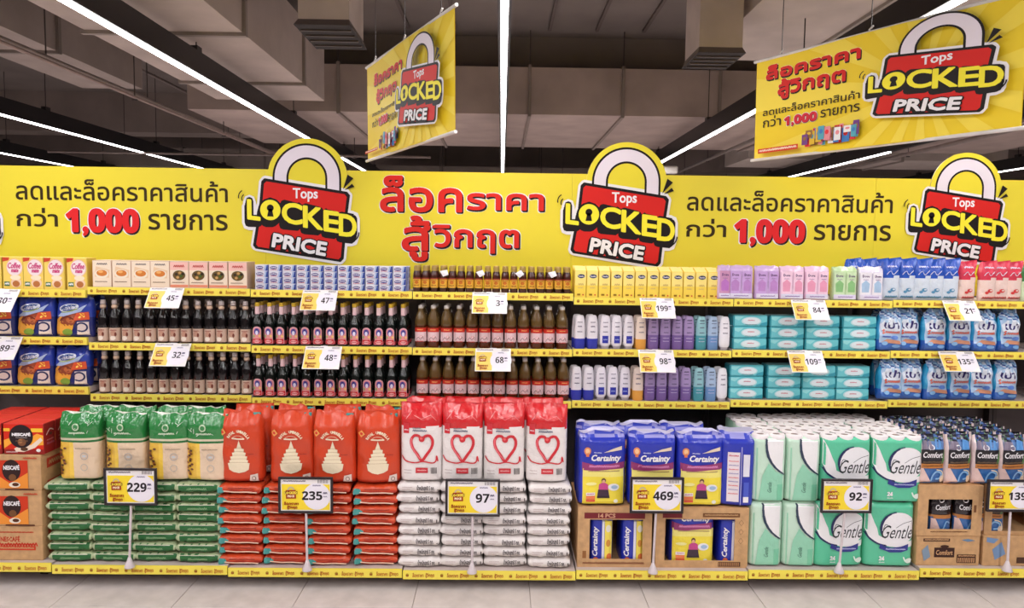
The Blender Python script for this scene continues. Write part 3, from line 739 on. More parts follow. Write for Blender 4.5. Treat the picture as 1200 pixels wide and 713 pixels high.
def sackmesh(w_, d, t_, colf, seed=0, nx=22, nr=14, sag=.008, full=.38):
    """a full bag lying flat with its narrow end to the aisle (front face at y = 0)"""
    r = random.Random(seed); ph = [r.uniform(0, 6.28) for _ in range(6)]
    rows = []
    def sec(a, u):
        e = (1 - abs(u) ** 9) ** .5 * .62 + .38
        y = math.copysign(abs(math.cos(a)) ** .5, -math.cos(a)) * d / 2 * (.96 + .04 * e); z = math.copysign(abs(math.sin(a)) ** full, math.sin(a)) * t_ / 2 * e
        x = u * w_ / 2 * (1 + .02 * math.sin(a * 2 + ph[0]))
        z += sag * .5 * math.sin(u * 3 + ph[1]) * .5 + .0015 * math.sin(u * 19 + ph[2]); y += .004 * math.sin(u * 8 + ph[3])
        return (x, y + d / 2, z + t_ / 2)
    us = [-1 + 2 * i / nx for i in range(nx + 1)]
    rows = [[sec(2 * PI * j / nr, u) for j in range(nr)] for u in us]
    m = MB(); m.grid(rows, lambda i, j: colf(us[i], rows[i][j][2] / t_, rows[i][j][1]), True); m.face(rows[0][::-1], colf(-1, .5, 0)); m.face(rows[-1], colf(1, .5, 0))
    return m
def cyl(r, x0=0):
    return lambda x, z, o_: ((r + o_) * math.sin(x / r) + x0, -(r + o_) * math.cos(x / r), z)
def where(r): return ('upper bottle shelf', 'lower bottle shelf')[r - 1]
# ---- row helper
def row(proto, pxs, Y, r, b, fmt, group, rows=1, dy=.08, jit=.004, rot=3, back=None, z=None, pyoff=0):
    z = DZ(r, b) if z is None else z
    for k in range(rows):
        for i, px in enumerate(pxs):
            X = gx(px, Y, z + .06); loc = (X + rnd.uniform(-jit, jit) * .3, Y + k * dy + rnd.uniform(-jit, jit), z)
            lab = fmt.format(ORD[i]) if k == 0 else back.format(ORD[i]) + (', %s row back' % ORD[k] if rows > 2 else '')
            place(proto, i, loc, R(rnd.uniform(-rot, rot)), lab, group if k == 0 else group + ', back row')
def ls(a, b, n): return [a + (b - a) * i / (n - 1) for i in range(n)]
# ---- top shelf: creamer boxes
Y0 = YF + .045
t = thing('creamer_box', '', 'box'); W_, H_ = .115, .185
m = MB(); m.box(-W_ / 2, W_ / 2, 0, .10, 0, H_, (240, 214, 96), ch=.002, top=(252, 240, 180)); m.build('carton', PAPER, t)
a = Art(); a.rect(-.054, .008, .054, .178, (248, 216, 110)); a.ell(.01, .125, .046, .05, (246, 232, 236), 24); a.arc(.01, .125, .044, .048, 0, 6.28, .003, (240, 190, 150), 20)
a.text('Coffee', -.026, .12, .044, .152, (206, 70, 130), .0012, 2, .3); a.text('mate', -.008, .098, .032, .116, (206, 70, 130), .0012, 2, .3)
a.poly([(-.055, .182), (-.016, .182), (-.022, .165), (-.055, .158)], (206, 76, 50)); a.ell(.018, .038, .03, .026, (246, 214, 190)); a.ell(.018, .032, .02, .018, (190, 120, 70)); a.rect(-.048, .02, -.018, .044, (70, 120, 90)); a.squig(-.046, .031, -.02, .012, WHT)
a.ell(.016, .068, .03, .014, (250, 236, 210)); a.build('box_print', INK, t)
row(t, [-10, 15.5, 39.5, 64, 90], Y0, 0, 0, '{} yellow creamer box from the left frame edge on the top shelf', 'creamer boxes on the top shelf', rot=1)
# ---- cream soup boxes
def soup(dish, lab, xs, nth):
    t = thing('soup_mix_box', '', 'box'); W_, H_ = .108, .155
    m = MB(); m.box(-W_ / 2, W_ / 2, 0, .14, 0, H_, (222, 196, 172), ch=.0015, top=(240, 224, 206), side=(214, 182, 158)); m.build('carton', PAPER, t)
    a = Art(); a.rect(-.051, .006, .051, .150, (246, 228, 206)); a.squig(-.028, .133, .03, .011, (90, 80, 90), seed=4)
    if dish == 0:
        a.poly([(-.04, .06), (-.034, .12), (.045, .10), (.04, .055)], (236, 206, 170)); a.ell(.0, .078, .038, .026, (246, 234, 214)); a.ell(0, .082, .030, .018, (214, 130, 60)); a.ell(-.006, .09, .014, .008, (240, 180, 110))
    else:
        a.rect(-.051, .006, .051, .02, (236, 150, 120)); a.rect(-.051, .104, .051, .150, (244, 196, 186)); a.ell(0, .072, .042, .034, (240, 226, 206)); a.ell(0, .074, .036, .028, (106, 84, 44))
        for q, (x, y, c) in enumerate(((-.016, .08, (60, 50, 36)), (.012, .07, (70, 96, 40)), (.004, .088, (190, 150, 90)), (-.008, .062, (200, 160, 100)), (.022, .082, (46, 40, 30)))): a.ell(x, y, .009, .008, c, 8, nl=q == 0)
        a.squig(-.03, .125, .03, .014, (190, 60, 60), seed=3)
    a.squig(-.04, .032, .03, .006, (150, 120, 100), seed=8); a.build('box_print', INK, t)
    for i, px in enumerate(xs):
        z = DZ(0, 1); place(t, i, (gx(px, Y0, z + .06), Y0 + rnd.uniform(0, .004), z), R(rnd.uniform(-1, 1)), lab.format(ORD[i]), 'cream boxes on the top shelf')
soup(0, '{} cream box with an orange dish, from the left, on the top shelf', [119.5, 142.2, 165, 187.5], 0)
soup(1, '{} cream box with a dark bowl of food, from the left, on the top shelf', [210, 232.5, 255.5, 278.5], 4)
# ---- milk cartons
t = thing('milk_carton', '', 'carton'); W_, H_ = .0745, .0355
m = MB(); m.box(-W_ / 2, W_ / 2, 0, .10, 0, H_, (150, 160, 210), ch=.0015, front=(226, 226, 238), top=(232, 232, 240)); m.build('carton', PAPER, t)
a = Art(); a.rect(.022, .001, .036, .034, (50, 70, 150)); a.poly([(.012, .001), (.022, .001), (.03, .034), (.02, .034)], (170, 190, 226)); a.ell(-.010, .019, .021, .009, (70, 66, 140), 14); a.squig(-.026, .019, .006, .008, (238, 236, 246), seed=4); a.squig(-.028, .007, .01, .004, (190, 90, 110), seed=2); a.build('carton_print', INK, t)
LV = ['bottom', 'second', 'third', 'top']
Y = Y0
for i in range(11):
    px = 306.5 + 16.15 * i; z = DZ(0, 2)
    for k in range(4): place(t, i, (gx(px, Y, z + .07) + rnd.uniform(-.0006, .0006), Y + rnd.uniform(0, .004), z + .0362 * k), 0, '%s milk carton of the %s four-high stack from the left, top shelf' % (LV[k], ORD[i]), 'small milk cartons stacked four high on the top shelf')
for k in range(4): place(t, 0, (gx(480, Y, z + .07) - .015, Y + .115, z + .0362 * k), R(90), '%s milk carton turned sideways behind the right end of the milk stacks' % LV[k], 'milk cartons turned sideways')
# ---- small amber bottles with gold labels
t = thing('small_amber_bottle', '', 'bottle'); AM = (92, 40, 22)
m = MB(); m.lathe([(.001, 0, (60, 30, 22)), (.020, 0, (60, 30, 22)), (.0225, .004, (70, 36, 24)), (.0225, .09, (70, 30, 26)), (.020, .112, (60, 30, 30)), (.014, .128, (90, 66, 40)), (.013, .14, (90, 66, 40))], 14); m.build('bottle_body', GLASS, t)
m = MB(); m.lathe([(.0165, .122, (170, 142, 74)), (.0172, .135, (156, 128, 66)), (.0165, .152, (190, 164, 96)), (.001, .154, (190, 164, 96))], 14); m.build('cap', PLASTIC, t)
m = MB(); m.lathe([(.0229, .026, (230, 178, 62)), (.0229, .074, (150, 50, 34)), (.0229, .082, (150, 50, 34))], 16); lb = m.build('label', PAPER, t)
a = Art(); a.ell(0, .056, .012, .009, (196, 110, 40), 10); a.squig(-.014, .038, .014, .007, (150, 90, 30), seed=2); a.rect(-.016, .066, .016, .069, (120, 30, 20)); a.build('label_print', INK, lb, fn=cyl(.0229), step=.008)
xs = ls(488.5, 664.5, 18)
row(t, xs, YF + .06, 0, 3, '{} small amber bottle from the left on the top shelf', 'small amber bottles on the top shelf', rows=3, dy=.05, rot=6, back='amber bottle behind the {} front amber bottle')
for k, px in enumerate((520.5, 563, 609, 647.5)):
    z = DZ(0, 3); t2 = thing('neck_tag', 'small white paper tag leaning on the bottle necks, %s from the left' % ORD[k], 'tag', (gx(px, YF + .03, z + .12), YF + .034, z + .108), R(rnd.uniform(-12, 12)), 'white tags on the amber bottles')
    m = MB(); q = rnd.uniform(-.35, .35); P = [(-.026, -.004, .014), (-.006, 0, -.018), (.025, -.004, -.006), (.016, .002, .022)]
    P = [(x * math.cos(q) - z_ * math.sin(q), y, x * math.sin(q) + z_ * math.cos(q)) for x, y, z_ in P]; m.face(P, (240, 240, 246)); m.face([(x, y + .001, z_) for x, y, z_ in P][::-1], (240, 240, 246)); m.build('paper_tag', PAPER, t2)
    m = MB(); m.tube((0, 0, .008), (0, .03, .03), .0008, (230, 230, 230), 4); m.build('string', PLASTIC, t2)
# ---- yellow lotion cartons
t = thing('lotion_carton', '', 'box'); W_, H_ = .066, .155
m = MB(); m.box(-W_ / 2, W_ / 2, 0, .075, 0, H_, (250, 218, 84), ch=.002, top=(252, 236, 150))
m.v = [(x, y, z + (y / .075 * .026 if z > .1 else 0)) for x, y, z in m.v]; m.build('carton', PAPER, t)
a = Art(); a.rect(-.031, .07, .031, .153, (250, 230, 136)); a.rect(-.031, .004, .031, .07, (250, 220, 90), False); a.ell(.004, .123, .021, .0115, (36, 46, 96), 20); a.text('Vaseline', -.013, .119, .021, .128, WHT, .0003, 1, snap=.05)
a.squig(-.012, .075, .018, .012, (210, 180, 110), seed=3); a.squig(-.014, .055, .014, .008, (220, 190, 120), seed=5); a.rect(-.018, .012, .0, .022, (160, 120, 40)); a.rect(.012, .012, .02, .02, (220, 90, 60)); a.build('box_print', INK, t)
row(t, ls(680, 836, 12), Y0, 0, 4, '{} yellow lotion carton from the left, front row, top shelf', 'yellow lotion cartons on the top shelf', rows=2, dy=.08, jit=.002, rot=1, back='yellow lotion carton behind the {} front carton from the left')
# ---- twin packs
def twin(c1, c2, low, xs, lab, single=False):
    t = thing('twin_pack', '', 'pack'); w_ = .14 if not single else .075
    m, S = bagmesh(w_, .07, .195, lambda x, v, f: tuple(int(c * (.97 if v > .82 else 1)) for c in c1), 3, 24, 14, 4, .13, .05, .003); m.build('wrapper', CRINKLE, t)
    a = Art()
    for q in ((-.034, .034) if not single else (0,)):
        a.rect(q - .030, .035, q + .030, .165, c2, nl=q < .01); 
    a.nl()
    for q in ((-.034, .034) if not single else (0,)): a.poly([(q - .02, .05), (q + .02, .05), (q + .022, .10), (q, .12), (q - .022, .10)], low, False)
    for q in ((-.034, .034) if not single else (0,)): a.text('Dove', q - .018, .136, q + .018, .150, (96, 60, 120), .0006, 1, 0, .05); a.squig(q - .014, .122, q + .014, .004, (150, 120, 170), seed=2)
    a.rect(-w_ / 2 + .006, .010, w_ / 2 - .006, .036, (226, 222, 244)); a.squig(-w_ * .3, .022, w_ * .3, .008, (140, 110, 180), seed=7)
    a.build('wrapper_print', FILMINK, t, fn=S, step=.02)
    for i, px in enumerate(xs):
        z = DZ(0, 5); Yq = YF + .05; place(t, i, (gx(px, Yq, z + .06), Yq, z), R(rnd.uniform(-3, 3)), lab.format(*([ORD[i]] * (1 if '{}' in lab else 0))), 'toiletry twin packs on the top shelf')
LV1, LV2 = (214, 184, 230), (206, 170, 226)
twin(LV1, LV2, (192, 140, 206), [866.5, 897], '{} lilac twin pack from the left on the top shelf')
twin((236, 200, 226), (248, 214, 234), (236, 160, 190), [926, 955], '{} pink twin pack from the left on the top shelf')
twin((190, 220, 170), (206, 232, 190), (140, 196, 130), [987.5], 'pale green twin pack on the top shelf beside a white one')
twin((222, 218, 238), (240, 238, 248), (170, 200, 230), [1018], 'white twin pack between the green pack and the blue pouches')
twin(LV1, (206, 150, 190), (190, 120, 200), [847.5], 'narrow mauve pack seen at the left end of the lilac twin packs', True)
# ---- refill pouches on the top shelf
def refill(cb, ct, sw, xs, b, lab, hh=.235, w_=.098, seedv=5, name='refill_pouch'):
    t = thing(name, '', 'pouch')
    m, S = bagmesh(w_, .055, hh, lambda x, v, f: ct if v > .56 + .05 * math.sin(x * 2) else cb, seedv, 24, 18, 2.6, .3, .12, .005, topw=1.03, crimp=.05)
    m.v = [(x + .008 * math.sin(z * 40 + seedv) * (z > .15), y, z * (1 + .05 * math.sin(x * 55 + seedv)) if z > .15 else z) for x, y, z in m.v]; m.build('pouch_body', CRINKLE, t)
    a = Art(); a.spline([(-.03, .15), (-.012, .17), (.006, .15), (.03, .175)], .0035, (220, 226, 246), 5); a.squig(-.03, .195, .025, .010, (220, 226, 246), seed=3)
    a.ell(.006, .062, .016, .011, sw, 10); a.ell(-.012, .05, .010, .008, sw, 8); a.ell(.01, .064, .008, .005, cb, 8); a.squig(-.036, .02, .036, .014, sw, .006, seed=4); a.squig(-.034, .018, .034, .010, (80, 96, 90), .002, seed=8); a.build('pouch_print', FILMINK, t, fn=S, step=.02)
    for i, px in enumerate(xs):
        z = DZ(0, b); Yq = YF + .05; place(t, i, (gx(px, Yq, z + .06), Yq + rnd.uniform(-.006, .02), z), R(rnd.uniform(-8, 8)), lab.format(ORD[i]), 'refill pouches on the top shelf')
refill((214, 226, 240), (34, 84, 190), (90, 150, 190), [1042.5, 1062, 1080, 1094, 1111.5], 6, '{} blue topped refill pouch from the left on the top shelf')
refill((240, 214, 206), (216, 58, 84), (210, 60, 60), [1133, 1155, 1172, 1187.5], 6, '{} red topped refill pouch from the left on the top shelf', .225)
refill((206, 226, 190), (60, 130, 70), (90, 150, 90), [1206], 6, '{} green topped refill pouch cut off by the right frame edge', .215)
refill((214, 226, 240), (34, 84, 190), (90, 150, 190), [], 6, '{}') if 0 else None
BP = [o for o in COL.objects if o.get('label', '').endswith('blue topped refill pouch from the left on the top shelf')][0]
for i, px in enumerate((997, 1014, 1029)):
    z = DZ(0, 5); dup(BP, (gx(px, YF + .17, z + .1), YF + .165, z), R((8, -6, 4)[i]), '%s blue refill pouch peeking out behind the green and white twin packs' % ORD[i], 'refill pouches on the top shelf')
# ---- malt drink pouches, rows 2 and 3, left bay
t = thing('malt_drink_pouch', '', 'pouch')
m, S = bagmesh(.208, .085, .226, lambda x, v, f: ((120, 140, 200) if v > .955 and math.sin(x * 9) > .2 else (44, 66, 168)) if v > .5 else (34, 42, 112), 11, 44, 30, 3, .22, .1, .006, crimp=.1, topw=.96); m.build('pouch_body', GLOSS, t)
a = Art(); a.poly([(-.10, .008), (-.02, .008), (.0, .05), (.015, .105), (-.03, .125), (-.075, .118), (-.1, .1)], (236, 166, 60)); a.poly([(-.085, .09), (-.05, .13), (.02, .14), (.04, .115), (.005, .07), (-.05, .065)], (150, 66, 34))
a.ell(-.01, .1, .026, .018, (196, 110, 60)); a.spline([(-.07, .1), (-.03, .12), (.02, .1)], .008, (110, 40, 24)); a.ell(-.03, .03, .03, .02, (130, 160, 60))
a.poly([(-.09, .12), (-.06, .145), (0, .15), (.08, .19), (.05, .15), (.0, .135), (-.05, .12)], (170, 190, 226)); a.push(-.02, .17, R(9)); a.ell(0, 0, .058, .022, (214, 222, 238)); a.ell(0, 0, .052, .0175, (58, 86, 150)); a.text('Ovaltine', -.048, -.01, .048, .014, (232, 236, 246), .0003, 2, .35); a.pop(); a.spline([(-.06, .145), (-.02, .148), (.03, .165)], .005, (160, 180, 70), 4)
a.poly([(.008, .098), (.09, .104), (.09, .148), (.024, .142)], (214, 84, 40)); a.text('25', .036, .112, .066, .138, (252, 220, 90), .001, 1)
a.poly([(.028, .0), (.09, .0), (.088, .09), (.03, .09)], (222, 204, 200)); a.arc(.052, .06, .028, .024, 0, 6.28, .009, (32, 40, 90), 18); a.squig(.03, .025, .08, .012, (240, 220, 200), seed=2)
a.build('pouch_print', FILMINK, t, fn=S, step=.02)
for r, xs in ((1, (1, 47, 92)), (2, (1, 46, 89.5))):
    for i, px in enumerate(xs):
        z = DZ(r, 0); Yq = YF + .06
        place(t, i, (gx(px, Yq, z + .1) - .008, Yq, z), R(rnd.uniform(-3, 3)), ('upper' if r == 1 else 'lower') + ' shelf blue malt drink pouch, ' + ['cut by the left frame edge', 'in the middle', 'beside the sauce bottles'][i], 'blue malt drink pouches')
        place(t, i, (gx(px, Yq, z + .1) - .006, Yq + .11, z), R(rnd.uniform(-3, 3)), 'blue malt drink pouch behind the %s one, %s shelf' % (('left', 'middle', 'right')[i], 'upper' if r == 1 else 'lower'), 'blue malt drink pouches, back row')
# ---- dark soy sauce bottles
def bottles(name, prof, capp, labp, art, extra, pxs, b, fmt, group, Yo=.05, mat_=GLASS, rows=3, r_=.03, dy=.075, ):
    t = thing(name, '', 'bottle')
    m = MB(); m.lathe(prof, 16); m.build('bottle_body', mat_, t)
    m = MB(); m.lathe(capp, 12); m.build('cap', PLASTIC, t)
    for e in extra: m = MB(); m.lathe(e[1], 12); m.build(e[0], PAPER, t)
    m = MB(); m.lathe(labp, 20); lb = m.build('label', PAPER, t); art.build('label_print', INK, lb, fn=cyl(labp[0][0]), step=.01)
    for r in (1, 2):
        row(t, pxs[r - 1], YF + Yo, r, b, '{} ' + fmt + ' from the left, ' + where(r), group + ', ' + where(r), rows=rows, dy=dy, rot=9, back=fmt + ' behind the {} front one, ' + where(r))
    return t
K = (20, 16, 18)
a = Art(); a.ell(0, .055, .017, .016, (196, 150, 130), 14); a.ell(-.003, .028, .016, .013, (240, 226, 214), 12); a.squig(-.016, .073, .018, .007, (150, 70, 60), seed=3); a.ell(.012, .05, .006, .012, (120, 60, 50), 8); a.rect(-.024, .008, .024, .0125, (110, 76, 60))
bottles('soy_sauce_bottle', [(.001, 0, K), (.028, 0, K), (.0305, .004, K), (.0305, .135, K), (.028, .155, K), (.016, .185, K), (.0125, .2, K), (.0125, .222, K)],
        [(.0148, .222, (190, 178, 176)), (.0148, .236, (196, 186, 184)), (.0138, .246, (206, 196, 196)), (.001, .247, (206, 196, 196))],
        [(.0309, .010, (206, 178, 160)), (.0309, .086, (206, 178, 160))], a,
        [('neck_label', [(.0136, .196, (150, 120, 104)), (.0165, .203, (214, 186, 160)), (.0165, .211, (206, 176, 152)), (.0130, .219, (110, 90, 84))]), ('shoulder_text', [(.0307, .094, (90, 84, 84)), (.0307, .0965, (60, 54, 54))])],
        (ls(121.7, 288, 13), ls(123.3, 289.6, 13)), 1, 'black soy sauce bottle', 'dark soy sauce bottles', rows=2, dy=.14)
# ---- seasoning sauce with arched pink label
a = Art(); PK = (226, 130, 140)
a.poly([(-.026, .012), (.026, .012), (.026, .085)] + [(.026 * math.cos(PI * i / 10), .085 + .026 * math.sin(PI * i / 10)) for i in range(1, 10)] + [(-.026, .085)], (232, 176, 184)); a.poly([(-.022, .015), (.022, .015), (.022, .083)] + [(.022 * math.cos(PI * i / 10), .083 + .022 * math.sin(PI * i / 10)) for i in range(1, 10)] + [(-.022, .083)], (226, 150, 150))
a.ell(0, .082, .015, .019, (86, 76, 160), 14); a.ell(0, .075, .008, .013, (226, 226, 244), 8); a.ell(0, .092, .005, .005, (60, 50, 120), 6); a.rect(-.022, .014, .022, .04, (206, 40, 50)); a.ell(0, .026, .017, .009, (240, 190, 190), 12); a.squig(-.014, .026, .014, .006, (190, 30, 40), seed=2)
a.ell(-.015, .056, .006, .008, (150, 180, 110), 6); a.ell(.015, .056, .006, .008, (240, 210, 120), 6)
G = (14, 20, 18)
bottles('seasoning_sauce_bottle', [(.001, 0, G), (.028, 0, G), (.0305, .004, G), (.0305, .115, G), (.027, .14, G), (.016, .165, G), (.0118, .18, G), (.0118, .225, G)],
        [(.0138, .226, (206, 170, 50)), (.0138, .242, (226, 190, 60)), (.0128, .247, (226, 190, 60)), (.001, .248, (226, 190, 60))],
        [(.03075, .012, (190, 60, 66)), (.03075, .03, (150, 50, 56)), (.03075, .032, (150, 50, 56))], a,
        [('neck_sleeve', [(.0128, .180, (226, 190, 196)), (.0135, .186, (232, 200, 204)), (.0126, .225, (224, 196, 196))])],
        (ls(302, 472.5, 13), ls(303.5, 473, 13)), 2, 'pink labelled sauce bottle', 'pink labelled seasoning sauce bottles')
# ---- cooking oil
a = Art(); a.spline([(-.022, .046), (-.01, .062), (.004, .05), (.016, .066), (.02, .05)], .0025, (110, 70, 70)); a.squig(-.02, .038, .02, .006, (190, 60, 50), seed=2); a.ell(.006, .066, .008, .007, (224, 150, 150), 8); a.ell(.006, .066, .005, .004, (240, 232, 236), 8); a.squig(-.016, .105, .016, .006, (250, 190, 120), seed=6)
O = (112, 50, 22); O2 = (124, 96, 52)
t_oil = bottles('oil_bottle', [(.001, 0, O), (.030, 0, O), (.0335, .006, O), (.0335, .04, O), (.0335, .118, O), (.0318, .124, O), (.0335, .130, O2), (.0335, .152, O2), (.031, .172, O2), (.024, .196, O2), (.0155, .214, O2), (.0125, .224, O2), (.0125, .235, O2)],
        [(.0145, .230, (206, 200, 196)), (.0145, .244, (232, 228, 226)), (.001, .247, (236, 232, 230))],
        [(.0338, .038, (228, 200, 204)), (.0338, .092, (204, 50, 34)), (.0338, .116, (204, 50, 34))], a, [('neck_ring', [(.0135, .222, O2), (.0165, .2265, (190, 176, 150)), (.0135, .231, O2)])],
        (ls(492.8, 658.5, 12), ls(495, 660, 12)), 3, 'amber oil bottle', 'cooking oil bottles', mat_=AMBER, dy=.08)
# ---- lotion and shampoo bottles
def lotion(kind, c, c2, pxs2, pxs3, what, n2, band=.07, hgt=.195, square=None, cap=None):
    t = thing('lotion_bottle', '', 'bottle'); sx, sy = 1, .55
    P = [(.001, 0, c2), (.027, 0, c2), (.031, .006, c2), (.0315, band * .55, c2), (.0315, band, c), (.031, .12, c), (.0275, hgt - .03, c), (.023, hgt - .008, c), (.017, hgt, c), (.001, hgt + .002, c)]
    if cap: P = [(.001, 0, cap), (.022, 0, cap), (.023, .018, c), (.029, .024, c), (.0315, .035, c), (.0315, band, c), (.031, .12, c), (.0275, hgt - .03, c), (.023, hgt - .008, c), (.017, hgt, c), (.001, hgt + .002, c)]
    m = MB(); m.lathe(P, 20, 1, .6); m.build('bottle_body', PLASTIC, t)
    a = Art(); tx = (90, 80, 110) if c[2] > 130 else (60, 50, 70)
    if square: a.rect(-.017, .035, .017, .078, square); a.squig(-.012, .055, .012, .008, (170, 180, 220), seed=3)
    a.squig(-.014, .155, .014, .005, tx, seed=4); a.squig(-.012, .13, .012, .007, tx, seed=5); a.squig(-.014, .1, .014, .006, tx, seed=9)
    if kind in ('purple', 'teal', 'blue'):
        a.squig(-.018, .068, .018, .004, (230, 220, 240), seed=3); a.squig(-.018, .05, .018, .004, (210, 200, 230), seed=6); a.squig(-.014, .172, .014, .007, (50, 40, 70), seed=3)
    fn = lambda x, z, o_: (x, -.6 * math.sqrt(max(0, .0316 ** 2 - x * x)) * (1 if z < .12 else 1 - (z - .12) / .045 * .13) - .001 - o_, z)
    a.build('label_print', INK, t, fn=fn, step=.008)
    for r, xs in ((1, pxs2), (2, pxs3)):
        for i, px in enumerate(xs):
            z = DZ(r, 4)
            for k in range(2):
                Yq = YF + .05 + .06 * k; lab = (ORD[i] + ' ' if len(xs) > 1 else '') + what + (' from the left, ' if len(xs) > 1 else ', ') + ('upper shelf', 'lower shelf')[r - 1] + (' in front' if k == 0 else ', back row')
                place(t, i, (gx(px, YF + .05, z + .08) + (-.01 if k else 0), Yq, z), R(rnd.uniform(-4, 6)), lab, 'lotion bottles, ' + where(r) + (', back row' if k else ''))
sh = [(660 + v / 6) for v in (115, 205, 295, 375, 460, 545, 632, 717, 800, 882, 968, 1050, 1132)]; sh3 = [(660 + v / 6) for v in (92, 178, 264, 348, 434, 524, 608, 690, 774, 860, 950, 1036, 1115)]
lotion('wb', (232, 228, 234), (52, 60, 170), sh[0:2], sh3[0:2], 'white lotion bottle with a deep blue foot', 2, .06)
lotion('ws', (236, 232, 240), (236, 232, 240), sh[2:5], sh3[2:5], 'white lotion bottle with a blue square', 3, square=(54, 60, 168), cap=(190, 186, 196))
lotion('cream', (232, 214, 200), (226, 160, 70), sh[5:6], sh3[5:6], 'cream lotion bottle with an orange foot', 1, .06)
lotion('purple', (172, 150, 196), (126, 98, 164), sh[6:10], sh3[6:10], 'mauve shampoo bottle', 4, .085)
lotion('teal', (150, 200, 206), (76, 156, 168), sh[10:11], sh3[10:11], 'teal shampoo bottle', 1, .085)
lotion('blue', (170, 194, 222), (110, 150, 200), sh[11:12], sh3[11:12], 'light blue shampoo bottle', 1, .085)
lotion('white', (240, 238, 244), (240, 238, 244), sh[12:13], sh3[12:13], 'plain white shampoo bottle', 1, .06, square=None, cap=(200, 196, 206))
# ---- tissue packs
t = thing('tissue_pack', '', 'pack'); W_, H_ = .2, .0665
m = MB(); P = []
def tis(x, z, o_): return (x, -.001 - o_ - .003 * (1 - (2 * z / H_ - 1) ** 2), z)
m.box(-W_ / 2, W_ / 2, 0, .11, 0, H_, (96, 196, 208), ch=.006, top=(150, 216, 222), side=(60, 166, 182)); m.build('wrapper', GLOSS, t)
a = Art(); a.rect(-.094, .006, .094, .0605, (112, 204, 214)); a.poly([(-.094, .0605), (-.04, .0605), (-.07, .036), (-.094, .045)], (150, 222, 226)); a.poly([(.094, .006), (.094, .03), (.06, .02), (.05, .006)], (52, 160, 182))
a.ell(.002, .033, .058, .0245, (190, 228, 234), 24); a.ell(.002, .034, .05, .02, (226, 238, 244), 24); a.squig(-.018, .037, .022, .007, (206, 110, 130), seed=3); a.squig(-.034, .012, .036, .004, (50, 120, 130), seed=5); a.build('wrapper_print', FILMINK, t, fn=tis, step=.02)
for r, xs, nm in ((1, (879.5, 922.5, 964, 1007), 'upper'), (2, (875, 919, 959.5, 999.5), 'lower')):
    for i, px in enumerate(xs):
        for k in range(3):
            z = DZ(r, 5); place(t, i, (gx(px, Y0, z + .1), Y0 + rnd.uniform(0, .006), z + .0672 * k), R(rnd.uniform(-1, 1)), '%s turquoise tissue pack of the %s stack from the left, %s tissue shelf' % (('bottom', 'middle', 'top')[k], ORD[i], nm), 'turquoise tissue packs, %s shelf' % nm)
for r in (1, 2):
    for k in range(2):
        z = DZ(r, 5)
# ---- detergent bags
def dcol(x, v, f):
    if abs(x + .0) > .82: return (40, 150, 200) if v > .25 else (34, 90, 180)
    if v > .76: return ((120, 160, 210), (206, 220, 240), (60, 90, 160), (150, 190, 226))[int(x * 5 + v * 23 + 20) % 4]
    return (60, 110, 196) if v < .2 else (176, 206, 236)
def dbag(seed, w_=.148):
    t = thing('detergent_bag', '', 'bag'); m, S = bagmesh(w_, .08, .235, dcol, seed, 40, 30, 2.5, .3, .12, .010, topw=.7, crimp=.12); m.build('bag_body', CRINKLE, t)
    a = Art(); k = w_ / .148
    a.poly([(-.052 * k, .12), (.05 * k, .115), (.055 * k, .16), (.03 * k, .19), (-.03 * k, .185), (-.058 * k, .155)], (226, 234, 246)); a.text('เปา', -.036 * k, .132, .042 * k, .176, (40, 32, 110), .002, 2, snap=.03)
    a.text('Sensee' if 0 else 'Sunee' if 0 else 'S', -.045 * k, .1, -.032 * k, .124, (222, 90, 50), .0015, 1); a.squig(-.028 * k, .108, .05 * k, .014, (222, 90, 50), .004, seed=4)
    a.squig(-.045 * k, .083, .0, .009, (60, 80, 170), .0035, seed=9); a.ell(.02 * k, .08, .02, .012, (90, 130, 210), 10); a.poly([(-.05 * k, .05), (.056 * k, .042), (.05 * k, .062), (-.02 * k, .07)], (214, 150, 120)); a.ell(-.03 * k, .045, .018, .012, (140, 190, 236), 10); a.ell(.03 * k, .03, .022, .01, (120, 170, 226), 10)
    a.build('bag_print', FILMINK, t, fn=S, step=.018); return t
db = [dbag(i) for i in (3, 8, 14)]
for r, xs, nm in ((1, (1041, 1062, 1092.5, 1123, 1151, 1181), 'upper'), (2, (1041, 1066, 1094.5, 1122, 1147, 1177), 'lower')):
    for i, px in enumerate(xs):
        z = DZ(r, 6); Yq = YF + .055
        place(db[(i + r) % 3], i, (gx(px, Yq, z + .1), Yq + (0, .012)[i % 2], z), R(rnd.uniform(-9, 9)), '%s blue detergent bag from the left on the %s detergent shelf' % (ORD[i], nm), 'detergent bags, %s shelf' % nm)
    for i, px in enumerate(ls(1034, 1170, 5)):
        place(db[i % 3], i, (gx(px, YF + .16, z + .1), YF + .165, z), R(rnd.uniform(-9, 9)), 'blue detergent bag in the back row behind number %s, %s shelf' % (ORD[i], nm), 'detergent bags in the back row, %s shelf' % nm)

# ---- goods glimpsed in the bay beyond the right edge
t = thing('green_pouch', '', 'pouch'); m, S = bagmesh(.12, .07, .22, lambda x, v, f: (36, 92, 60) if v > .6 else ((226, 120, 60) if v > .35 else (226, 196, 110)), 4, 28, 20, 2.8, .2, .1, .005, crimp=.08); m.build('pouch_body', GLOSS, t)
for r in (1, 2):
    for i in range(3):
        z = DZ(r, 7); place(t, i, (BX[7] + .075 + .13 * i, YF + .06, z), R(rnd.uniform(-5, 5)), '%s green and orange pouch beyond the right frame edge, %s shelf' % (ORD[i], ('upper', 'lower')[r - 1]), 'green pouches in the bay beyond the right edge')
